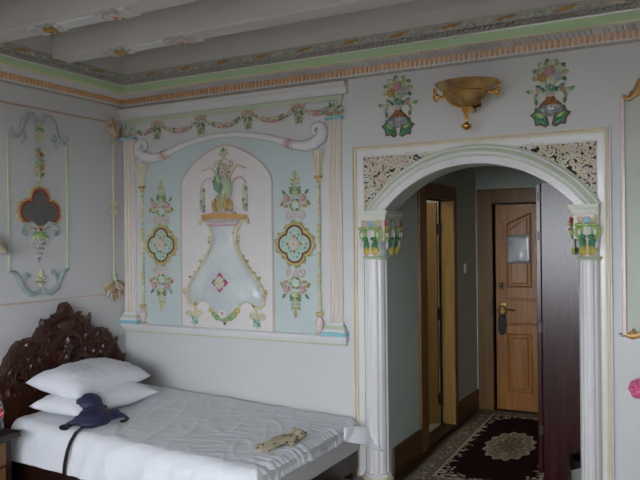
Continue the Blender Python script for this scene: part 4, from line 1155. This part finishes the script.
for s in (-1, 1):
    for (u, z, r, a) in ((.24, .90, .06, 2.2), (.36, .86, .055, 1.2), (.46, .80, .05, .6), (.10, 1.03, .045, 2.0), (.21, 1.01, .045, 1.0), (.32, .75, .06, -.6), (.22, .74, .05, 2.6), (.52, .70, .045, 0), (.06, 1.11, .03, 1.6)):
        b.scroll(hc + s * u, z, r, 'rosewood', a if s > 0 else PI - a, 1.4, s, .014, .09)
        for k in range(4):
            a2 = a + 1.5 * k; a3 = a2 if s > 0 else PI - a2
            b.leaf(hc + s * u + r * math.cos(a3), z + r * math.sin(a3), a3 + .6 * s, .07, .034, 'rosewood', .085, .02)
    # oval ring; its dark disc stands in for a shaded opening
    c = hc + s * .42
    b.tube([(c + .048 * math.cos(a), .715 + .058 * math.sin(a), .09) for a in [2 * PI * k / 24 for k in range(24)]], .013, 'rosewood', 7, closed=True)
    b.ell((c, .715, .084), (.036, .046, .006), 'darkwood', 12, 5)
for k in range(26):
    y = hc + (k - 12.5) * .044; b.ell((y, .60, .088), (.016, .014, .012), 'rosewood', 7, 4)
b.build('carving', head, xf=WL, origin=OB)

# duvet: one cloth over the top, the near side and the foot
def fold(x, y):
    v = 0.0
    p = Vector((x, y, 0))
    # soft crumple
    v += .010 * noise.noise(p * 3.1) + .006 * noise.noise(p * 7.0 + Vector((3, 1, 0)))
    # long creases running across the bed
    c = noise.noise(Vector((x * 2.2 + y * 2.6, (y - x * .35) * 7.5, 2.0)))
    v += .005 * max(0, 1 - abs(c) * 2.6) ** 2
    c = noise.noise(Vector((x * 7.0 + y * 3, (y + x * .5) * 3.0, 5.0)))
    v += .012 * max(0, 1 - abs(c) * 3.5) ** 2
    c = noise.noise(Vector((x * 5.0 - y * 9.0, (y + x) * 2.0, 9.0)))
    v += .010 * max(0, 1 - abs(c) * 4.0) ** 2 * min(1, max(0, (x - .7) / .4))
    return v * .36
def side_path(q, edge, rad, drop):
    """arc length q past the flat -> (out, down)"""
    if q <= 0: return q, 0.0
    a = q / rad
    if a < PI / 2: return rad * math.sin(a), rad * (1 - math.cos(a))
    return rad + .012 * (a - PI / 2) * .5, rad + (q - rad * PI / 2)
NX, NY = 170, 190
RADY, RADX = .075, .05
LX = BX1 - .03 - RADX - .26; XS = .26
DY = .255; DX = .075
vs = []
for i in range(NX + 1):
    for j in range(NY + 1):
        s = i / NX; u = s * (LX + RADX * PI / 2 + DX * .55)     # along the bed
        T = (BY1 - BY0) - RADY
        r = j / NY; v = r * (T + RADY * PI / 2 + DY - RADY)   # from wall side to near side
        ox, dx = side_path(u - LX, 0, RADX, DX); oy, dy = side_path(v - T, 0, RADY, DY)
        X = XS + LX + ox; Y = BY1 - T - oy
        Z0 = ztop(X) 
        f = fold(XS + u, -v)
        # gathers along the foot edge
        g = max(0, min(1, (u - (LX - .16)) / .2))
        f += g * .0055 * math.sin(v * 105 + 3 * math.sin(v * 13) + 6 * (u - LX)) * (.6 + .4 * math.sin(v * 17 + 1))
        f += g * .006 * noise.noise(Vector((u * 5, v * 22, 1)))
        # vertical folds on the near side toward the foot
        h = max(0, min(1, dy / .1)) * max(.25, min(1, (X - .6) / .6))
        f += h * (.009 * math.sin(X * 31 + dy * 9 + 2 * math.sin(X * 7)) + .006 * noise.noise(Vector((X * 9, dy * 4, 4))))
        wx = min(1, dx / RADX) if dx > 0 else 0; wy = min(1, dy / RADY) if dy > 0 else 0
        if wx > 0 and wy > 0 and dy > dx: wxx = wx * .35
        else: wxx = wx
        nz = max(0.0, 1 - max(wx, wy))
        X += f * wxx * .75 + .02 * wxx * (dx / .1); Y -= f * wy * 1.2 + .03 * wy * (dy / .25)
        Z = Z0 - max(dx, dy) + f * nz
        if wx > 0 and dy < .02: Z += .006 * math.sin(v * 8 + .6) * wx
        # fold the wall-side edge down a little
        k = max(0, 1 - v / .05); Z -= .03 * k * k
        # let cloth rise under the pillows' foot
        vs.append((X, Y, Z))
fs = []
for i in range(NX):
    for j in range(NY):
        a = i * (NY + 1) + j; fs.append((a, a + 1, a + NY + 2, a + NY + 1))
b = MB(); b.add(vs, fs, 'linen')
dv = thing('duvet', 'rumpled white duvet spread over the bed, hanging down its near side', 'duvet', (1.2, -.70, .45))
OD = Vector((1.2, -.70, .45))
o = b.build('duvet_cover', dv, origin=OD, angle=180)
m = o.modifiers.new('t', 'SOLIDIFY'); m.thickness = .008; m.offset = -1
# corner of the cover sticking out past the foot of the bed by the wall
b = MB(); N = 18; vs = []
for i in range(N + 1):
    for j in range(N + 1):
        s, r = i / N, j / N
        wv = .011 * math.sin(s * 11 + r * 2.5) * (.35 + .65 * r)
        x = 2.235 + .10 * s + .075 * s * r + wv; y = -.30 + .24 * s - .03 * r + wv * .5
        z = .408 - .05 * s * s - r * (.085 + .055 * s)
        vs.append((x, y, z))
fs = []
for i in range(N):
    for j in range(N):
        a = i * (N + 1) + j; fs.append((a, a + 1, a + N + 2, a + N + 1))
b.add(vs, fs, 'linen'); o = b.build('loose_corner', dv, origin=OD, angle=180)
m = o.modifiers.new('t', 'SOLIDIFY'); m.thickness = .008; m.offset = -1

# pillows
def pillow(name, cx, cy, cz, L, W, H, rz, tx, ty, label, seed):
    N = 44; vs = []; fs = []
    for side in (1, -1):
        for i in range(N + 1):
            for j in range(N + 1):
                a = -1 + 2 * i / N; c = -1 + 2 * j / N
                pin = 1 - .13 * (1 - a * a) * 0 - .0
                ex = W / 2 * a * (1 - .10 * (1 - c * c) ** 1 * abs(a) ** 4); ey = L / 2 * c * (1 - .07 * (1 - a * a) * abs(c) ** 4)
                e = (1 - abs(a) ** 2.6) * (1 - abs(c) ** 2.9)
                th = H / 2 * max(0, e) ** .48
                p = Vector((ex * 4, ey * 4, seed + side))
                cr = noise.noise(Vector((ex * 5 + ey * 2, ey * 12 - ex * 8, seed)))
                edge = min(1, (1 - max(abs(a), abs(c))) * 6)
                w = (.012 * noise.noise(p * 1.3) + .010 * max(0, 1 - abs(cr) * 4) ** 2) * edge
                vs.append((ex, ey, side * th * (1.0 if side > 0 else .75) + w))
    K = (N + 1) * (N + 1)
    for i in range(N):
        for j in range(N):
            a = i * (N + 1) + j; fs.append((a, a + 1, a + N + 2, a + N + 1)); fs.append((K + a, K + a + N + 1, K + a + N + 2, K + a + 1))
    b = MB(); b.add(vs, fs, 'pillow'); o = b.build(name, angle=180)
    bm = bmesh.new(); bm.from_mesh(o.data); bmesh.ops.remove_doubles(bm, verts=bm.verts[:], dist=.0006); bmesh.ops.recalc_face_normals(bm, faces=bm.faces[:]); bm.to_mesh(o.data); bm.free()
    o.location = (cx, cy, cz); o.rotation_euler = (tx, ty, rz)
    return tag(o, label, 'pillow', 'pillows at the head of the bed')
pillow('pillow', .53, -.845, .548, .80, .46, .19, .01, .0, .03, 'white pillow lying directly on the bed, under the other pillow', 2.0)
pillow('pillow', .43, -.80, .672, .80, .47, .235, .105, .0, .14, 'white pillow on top of the stack, leaning on the headboard', 8.0)

# ------------------------------------------------------------------ things on the bed
def fuse(ob, vox, it=4, fac=.5):
    m = ob.modifiers.new('r', 'REMESH'); m.mode = 'VOXEL'; m.voxel_size = vox; m.use_smooth_shade = True
    s = ob.modifiers.new('s', 'SMOOTH'); s.iterations = it; s.factor = fac
    return ob
px, py, pz = .79, -1.12, .462
t = thing('waist_bag', 'dark navy waist bag with black strap hanging over the bed side', 'bag', (px, py, pz))
b = MB()
b.ell((.0, -.01, .045), (.125, .13, .07), 'navy', 16, 8, .4)
b.ell((-.07, .03, .075), (.085, .09, .085), 'navy', 14, 8)
b.ell((-.085, .03, .105), (.092, .098, .088), 'navy', 14, 8)
b.tube([(-.01, -.065, .08), (.005, .03, .10), (-.02, .12, .085)], .016, 'navy', 8)
b.ell((.03, -.07, .03), (.09, .08, .036), 'navy', 14, 8)
b.tube([(.03, .05, .045), (.07, .10, .045), (.09, .15, .035), (.095, .185, .024)], [.06, .05, .034, .018], 'navy', 10, flat=.6)
b.tube([(-.02, -.08, .04), (-.06, -.13, .035), (-.09, -.165, .022)], [.045, .03, .018], 'navy', 10, flat=.6)
for k in range(5): b.tube([(-.02 + .03 * k, -.10 + .03 * k, .05), (.04 + .02 * k, -.02 + .03 * k, .078), (.03 + .01 * k, .05 + .02 * k, .07)], .010, 'navy', 7)
o = b.build('pouch', t); fuse(o, .007, 5)
b = MB(); b.tube([(-.125, .0, .085), (-.07, -.012, .062), (.0, .03, .074), (.0, .10, .075), (-.05, .13, .07)], .009, 'black', 7); b.build('drawcord', t)
b = MB()
def flatstrap(pts, wd, th, axis, m):
    vs = []
    for p in pts:
        for a, c in ((-1, -1), (1, -1), (1, 1), (-1, 1)):
            vs.append((p[0] + axis[0] * wd * a + p[3] * th * c, p[1] + axis[1] * wd * a + p[4] * th * c, p[2] + axis[2] * wd * a + p[5] * th * c))
    n = len(pts); fs = [(3, 2, 1, 0), tuple(4 * (n - 1) + k for k in range(4))]
    for i in range(n - 1):
        for k in range(4): fs.append((4 * i + k, 4 * i + (k + 1) % 4, 4 * i + 4 + (k + 1) % 4, 4 * i + 4 + k))
    return vs, fs
def W2(x, y, z): return (x - px, y - py, z - pz)
sp = [((.85, -1.17, .487), (0, 0, 1)), ((.855, -1.23, .492), (0, 0, 1)), ((.86, -1.29, .487), (0, -.3, 1)), ((.86, -1.345, .47), (0, -.7, .7)), ((.855, -1.385, .42), (0, -1, .25)), ((.845, -1.405, .36), (0, -1, .1)), ((.835, -1.415, .29), (0, -1, .05)), ((.83, -1.42, .205), (0, -1, 0))]
pts = [W2(*p) + n for p, n in sp]
vs, fs = flatstrap([tuple(p) for p in pts], .012, .0025, (1, 0, 0), 'black'); b.add(vs, fs, 'black'); b.build('strap', t, angle=30)
b = MB(); b.tube([(-.07, -.16, .025), (-.06, -.19, .022), (-.03, -.215, .02)], .022, 'black', 8, flat=.6); b.ell((-.06, -.205, .02), (.035, .03, .018), 'black', 10, 6); b.build('buckle', t)
b = MB(); b.tube([(.095, .18, .02), (.13, .165, .014), (.15, .13, .012), (.155, .09, .012)], [.015, .017, .017, .019], 'black', 8, flat=.5); b.build('strap_end', t)

# plush toy: from its tail end to its head
tx, ty = 2.03, -1.05; hx2, hy2 = 2.12, -.765
ax = Vector((hx2 - tx, hy2 - ty, 0)); Ln = ax.length; ax.normalize(); sd = Vector((-ax.y, ax.x, 0))
t = thing('plush_animal', 'small tan spotted plush animal lying on the duvet near the foot', 'plush toy', (tx + ax.x * Ln / 2, ty + ax.y * Ln / 2, ztop(2.1) + .004)); t.scale = (.86, .86, .72)
def TP(l, s, z): return tuple(ax * (l - Ln / 2) + sd * s + Vector((0, 0, z)))
b = MB()
b.tube([TP(.04, 0, .026), TP(.09, 0, .034), TP(.16, .004, .044), TP(.23, .0, .046), TP(.29, -.004, .046), TP(.34, -.005, .046)], [.026, .042, .054, .052, .042, .034], 'plush', 14, flat=.75)
b.ell(TP(.355, -.005, .056), (.052, .052, .046), 'plush', 16, 10); b.ell(TP(.40, -.008, .044), (.028, .028, .023), 'plush', 12, 8)
b.tube([TP(.09, .03, .022), TP(.04, .045, .018), TP(-.01, .045, .018)], [.032, .026, .021], 'plush', 10); b.tube([TP(.09, -.025, .022), TP(.04, -.03, .018), TP(-.02, -.022, .018)], [.032, .026, .021], 'plush', 10)
b.tube([TP(.28, .035, .03), TP(.25, .075, .022), TP(.21, .085, .018)], [.024, .022, .02], 'plush', 9); b.tube([TP(.29, -.04, .03), TP(.25, -.07, .022), TP(.205, -.075, .018)], [.024, .022, .02], 'plush', 9)
for s in (-1, 1): b.ell(TP(.345, -.005 + s * .036, .094), (.017, .017, .018), 'plush', 8, 6)
o = b.build('body', t); fuse(o, .0055, 3)
for s in (-1, 1):
    b = MB(); b.ell(TP(.398, -.008 + s * .022, .068), (.008, .008, .008), 'blacksole', 8, 5); b.build('eye', t)
b = MB(); b.ell(TP(.427, -.008, .050), (.008, .009, .006), 'blacksole', 8, 5); b.build('nose', t)
b = MB(); b.tube([TP(.30, -.045, .045), TP(.302, 0, .084), TP(.30, .04, .045)], .006, 'goldpaint', 7); b.build('collar', t)

# ------------------------------------------------------------------ nightstand and bottle
NX1, NYF, NZ = .52, -1.475, .475
t = thing('nightstand', 'dark wooden nightstand with pale drawer front beside the bed, at left edge', 'nightstand', (.27, -1.72, 0))
ON = Vector((.27, -1.72, 0))
MB().box((.02, -1.98, NZ - .04), (NX1, NYF, NZ), 'darkwood').build('top', t, origin=ON, smooth=False, bevel=.01)
MB().box((.04, -1.95, .0), (NX1 - .06, NYF - .03, NZ - .04), 'darkwood').build('case', t, origin=ON, smooth=False, bevel=.005)
d = MB().box((NX1 - .06, -1.93, .27), (NX1 - .045, NYF - .085, NZ - .06), 'framewood').build('drawer', t, origin=ON, smooth=False, bevel=.004)
MB().ell((NX1 - .035, -1.72, .35), (.014, .014, .014), 'brass', 10, 7).build('knob', d, origin=ON)
MB().box((NX1 - .06, -1.93, .03), (NX1 - .045, NYF - .085, .25), 'framewood').build('door', t, origin=ON, smooth=False, bevel=.004)
bx, by = .372, -1.535
t = thing('soda_bottle', 'half full cola bottle with red cap and label on the nightstand', 'bottle', (bx, by, NZ))
pr = [(.012, .004), (.026, 0), (.032, .006), (.033, .03), (.030, .055), (.0325, .08), (.0325, .13), (.029, .155), (.020, .185), (.0135, .205), (.0135, .222)]
MB().lathe(pr, 'clear', 20).build('plastic_shell', t)
MB().lathe([(.001, .003)] + [(r - .0015, h + .002) for r, h in pr[1:6]] + [(.031, .098), (.001, .098)], 'cola', 20).build('cola', t)
lb = MB().lathe([(.033, .085), (.0336, .086), (.0336, .128), (.033, .129)], 'label_red', 24).build('label', t)
b = MB()
w = []
for k in range(60):
    q = k / 59; a = -1.9 + 3.2 * q
    w.append((.0345 * math.cos(a), .0345 * math.sin(a), .107 + .011 * math.sin(q * 34) * (1 - .4 * q) + .004 * math.sin(q * 9)))
b.tube(w, .0016, 'label_white', 5)
b.build('label_script', lb)
MB().lathe([(.001, .238), (.014, .238), (.0155, .234), (.0155, .218), (.013, .217)], 'cap_red', 20).build('cap', t)

# ------------------------------------------------------------------ hall furniture
t = thing('wardrobe', 'tall glossy maroon wardrobe standing in the hall behind the right column', 'wardrobe', (3.68, 1.0, 0.009))
OW = Vector((3.68, 1.0, 0.009))
WX = 3.395; WYF = .41
MB().box((WX, WYF, .012), (3.965, 1.60, 2.045), 'lacquer').build('carcass', t, origin=OW, smooth=False, bevel=.004)
for y0, y1 in ((WYF + .003, .978), (.984, 1.577)):
    dr = MB().box((WX - .034, y0, .06), (WX - .004, y1, 2.035), 'lacquer').build('door', t, origin=OW, smooth=False, bevel=.003)
    MB().tube([(WX - .034, (.93 if y0 < .5 else 1.03), .98), (WX - .055, (.93 if y0 < .5 else 1.03), 1.0), (WX - .055, (.93 if y0 < .5 else 1.03), 1.10), (WX - .034, (.93 if y0 < .5 else 1.03), 1.12)], .006, 'brass').build('pull', dr, origin=OW)
    if y0 < .5:
        for z in (.35, 1.05, 1.68, 1.95): MB().box((WX - .026, WYF - .001, z - .03), (WX - .002, WYF + .02, z + .03), 'darkwood').build('hinge', dr, origin=OW, smooth=False)
t = thing('waste_bin', 'grey waste bin with black liner on hall floor behind the right column', 'bin', (3.70, .25, 0))
MB().lathe([(.001, .004), (.085, .0), (.09, .01), (.105, .235), (.110, .24), (.106, .246), (.100, .238), (.086, .014), (.001, .014)], 'bin', 24).build('bin_body', t)
b = MB(); vs = []; K = 28
for k in range(K):
    a = 2 * PI * k / K; w = 1 + .03 * math.sin(a * 5)
    vs += [(.115 * w * math.cos(a), .115 * w * math.sin(a), .20 + .02 * math.sin(a * 3)), (.113 * w * math.cos(a), .113 * w * math.sin(a), .255), (.097 * math.cos(a), .097 * math.sin(a), .24), (.085 * math.cos(a), .085 * math.sin(a), .08)]
fs = []
for k in range(K):
    l = (k + 1) % K
    for j in range(3): fs.append((4 * k + j, 4 * l + j, 4 * l + j + 1, 4 * k + j + 1))
fs.append(tuple(4 * k + 3 for k in range(K)))
b.add(vs, fs, 'plasticbag'); b.build('bin_liner', t)

# rug: woven pattern as cells of one pile
def rug():
    W, Lh = 1.0, 2.2; nx, ny = 150, 320
    def pat(x, y):
        x = abs(x); dx = W / 2 - x; dy = Lh / 2 - abs(y); d = min(dx, dy)
        n = noise.noise(Vector((x * 18, y * 18, 1))); n2 = noise.noise(Vector((x * 30, y * 30, 7)))
        th = math.atan2(y * .47, x); r = math.hypot(x, y * .47)
        if d < .018: return 'rug_green'
        if d < .145:
            if d < .03 or d > .132: return 'rug_green'
            s = y if dx < dy else x
            c = abs(((s / .16) % 1) - .5); e = abs(d - .08) / .05
            if c * c * 5 + e * e * .9 < .22: return 'rug_rose' if n2 > 0 else 'rug_cream'
            if abs(n) < .12: return 'rug_green'
            return 'rug_tan' if n2 < .15 else 'rug_rose'
        if d < .165: return 'rug_cream'
        # curling vine inside the border
        s = y if dx < dy else x
        wv = .20 + .022 * math.sin(s * 42) + .012 * math.sin(s * 97)
        corner = max(0, .30 - math.hypot(max(0, dx - .165), max(0, dy - .165)))
        wv += corner * .45
        if d < wv and (n2 > -.12): return 'rug_cream' if n > -.2 else 'rug_rose'
        R = .185 + .012 * math.cos(th * 14)
        if r < R:
            if r > R - .012: return 'rug_cream'
            if r < .03: return 'rug_rose'
            if r < .085 and math.cos(th * 8) > -.1: return 'rug_rose' if n2 > -.1 else 'rug_green'
            if r < .12 and n2 > .1: return 'rug_green'
            return 'rug_tan' if n2 > -.25 else 'rug_cream'
        return 'rug_field'
    b = MB(); vs = []
    for i in range(nx + 1):
        for j in range(ny + 1): vs.append((-W / 2 + W * i / nx, -Lh / 2 + Lh * j / ny, .009))
    b.v = vs
    for i in range(nx):
        for j in range(ny):
            a = i * (ny + 1) + j; b.f.append((a, a + ny + 1, a + ny + 2, a + 1))
            b.m.append(b.mi(pat(-W / 2 + W * (i + .5) / nx, -Lh / 2 + Lh * (j + .5) / ny)))
    b.box((-W / 2, -Lh / 2, 0), (W / 2, Lh / 2, .0085), 'rug_green')
    o = b.build('rug', smooth=False)
    o.location = (3.0, 1.135, .0005); o.rotation_euler = (0, 0, .035)
    tag(o, 'maroon hall rug with cream floral border and scalloped beige medallion', 'rug')
rug()

# pink flower on a stand at the right edge
t = thing('flower_vase', 'vase of pink artificial roses at the far right edge', 'vase', (4.22, -.24, .43))
MB().lathe([(.001, 0), (.05, 0), (.07, .05), (.075, .11), (.05, .17), (.035, .20), (.045, .22), (.04, .22), (.03, .20)], 'porcelain', 20).build('vase_body', t)
for k, (dx, dy, dz) in enumerate(((-.165, -.02, .37), (.0, .02, .42), (.12, -.03, .36))):
    b = MB(); b.tube([(0, 0, .15), (dx * .35, dy * .3, .24), (dx * .95, dy, dz)], .004, 'leaf', 6)
    st = b.build('stem', t)
    for j in range(2):
        q = (dx * (.5 + .2 * j), dy, .24 + (dz - .24) * (.3 + .3 * j))
        MB().leaf(0, 0, (2.3, .7)[j], .055, .03, 'leaf', .0, .006).build('leaf', st, xf=lambda p: Vector((p[0] + q[0], -p[2] + q[1], p[1] + q[2])))
    b = MB()
    for j in range(26):
        a = j * 2.4; h = 1 - 1.7 * j / 25; rr = .048 * math.sqrt(max(0, 1 - h * h)) * (1.0 + .15 * math.sin(j * 1.7))
        b.ell((dx + rr * math.cos(a), dy + rr * math.sin(a), dz + .02 + .046 * h), (.024, .024, .018), 'rose', 8, 5)
    b.build('bloom', t)
t = thing('side_table', 'low dark side table holding the pink rose vase, beyond right edge', 'table', (4.38, -.27, 0))
MB().box((-.26, -.2, .40), (.26, .2, .43), 'darkwood').build('tabletop', t, smooth=False, bevel=.006)
for x in (-.23, .19):
    for y in (-.17, .13): MB().box((x, y, 0), (x + .04, y + .04, .40), 'darkwood').build('leg', t, smooth=False)

# ------------------------------------------------------------------ light, world, camera
W = bpy.data.worlds.new('World'); SC.world = W; W.use_nodes = True
wn = W.node_tree; bg = wn.nodes['Background']; bg.inputs['Strength'].default_value = 3.6
wt = wn.nodes.new('ShaderNodeTexCoord'); ws = wn.nodes.new('ShaderNodeSeparateXYZ'); wr = wn.nodes.new('ShaderNodeValToRGB')
wn.links.new(wt.outputs['Generated'], ws.inputs['Vector']); wm = wn.nodes.new('ShaderNodeMath'); wm.operation = 'ADD'; wm.inputs[1].default_value = 0.12
wn.links.new(ws.outputs['Z'], wm.inputs[0]); wn.links.new(wm.outputs[0], wr.inputs['Fac'])
wr.color_ramp.elements[0].position = 0.0; wr.color_ramp.elements[0].color = (0.16, 0.16, 0.155, 1)   # ground below the horizon
wr.color_ramp.elements[1].position = 0.12; wr.color_ramp.elements[1].color = (0.89, 0.955, 1.03, 1)      # overcast sky
wn.links.new(wr.outputs['Color'], bg.inputs['Color'])
la = bpy.data.lights.new('window_daylight', 'AREA'); la.shape = 'RECTANGLE'; la.size = WX1 - WX0; la.size_y = WZ1 - WZ0
la.cycles.is_portal = True
lo = bpy.data.objects.new('window_daylight', la); COL.objects.link(lo); lo.location = ((WX0 + WX1) / 2, RY - .15, (WZ0 + WZ1) / 2); lo.rotation_euler = (PI / 2, 0, PI)
lp = bpy.data.lights.new('washroom_fill', 'POINT'); lp.energy = 2; lp.color = (1, .93, .78); lp.shadow_soft_size = .1  # added fill light without a fixture, brightens the washroom
lo = bpy.data.objects.new('washroom_fill', lp); COL.objects.link(lo); lo.location = (1.7, .8, 2.4)

cam = bpy.data.cameras.new('camera'); co = bpy.data.objects.new('camera', cam); COL.objects.link(co)
cam.sensor_fit = 'HORIZONTAL'; cam.sensor_width = 36.0; cam.lens = 702.369 * 36.0 / 640.0; cam.clip_start = .05
r = Vector((0.88162932, 0.47181875, -0.01080756)); d = Vector((-0.00937963, -0.00537829, -0.99994155)); f = Vector((-0.471849299, 0.881679159, -0.000316175))
mw = Matrix(((r.x, -d.x, -f.x, 4.3254558), (r.y, -d.y, -f.y, -4.52442492), (r.z, -d.z, -f.z, 1.67), (0, 0, 0, 1)))
co.matrix_world = mw
SC.camera = co
SC.view_settings.view_transform = 'Standard'; SC.view_settings.look = 'None'; SC.view_settings.gamma = 1.0; SC.view_settings.use_curve_mapping = False
SC.view_settings.exposure = 2.1
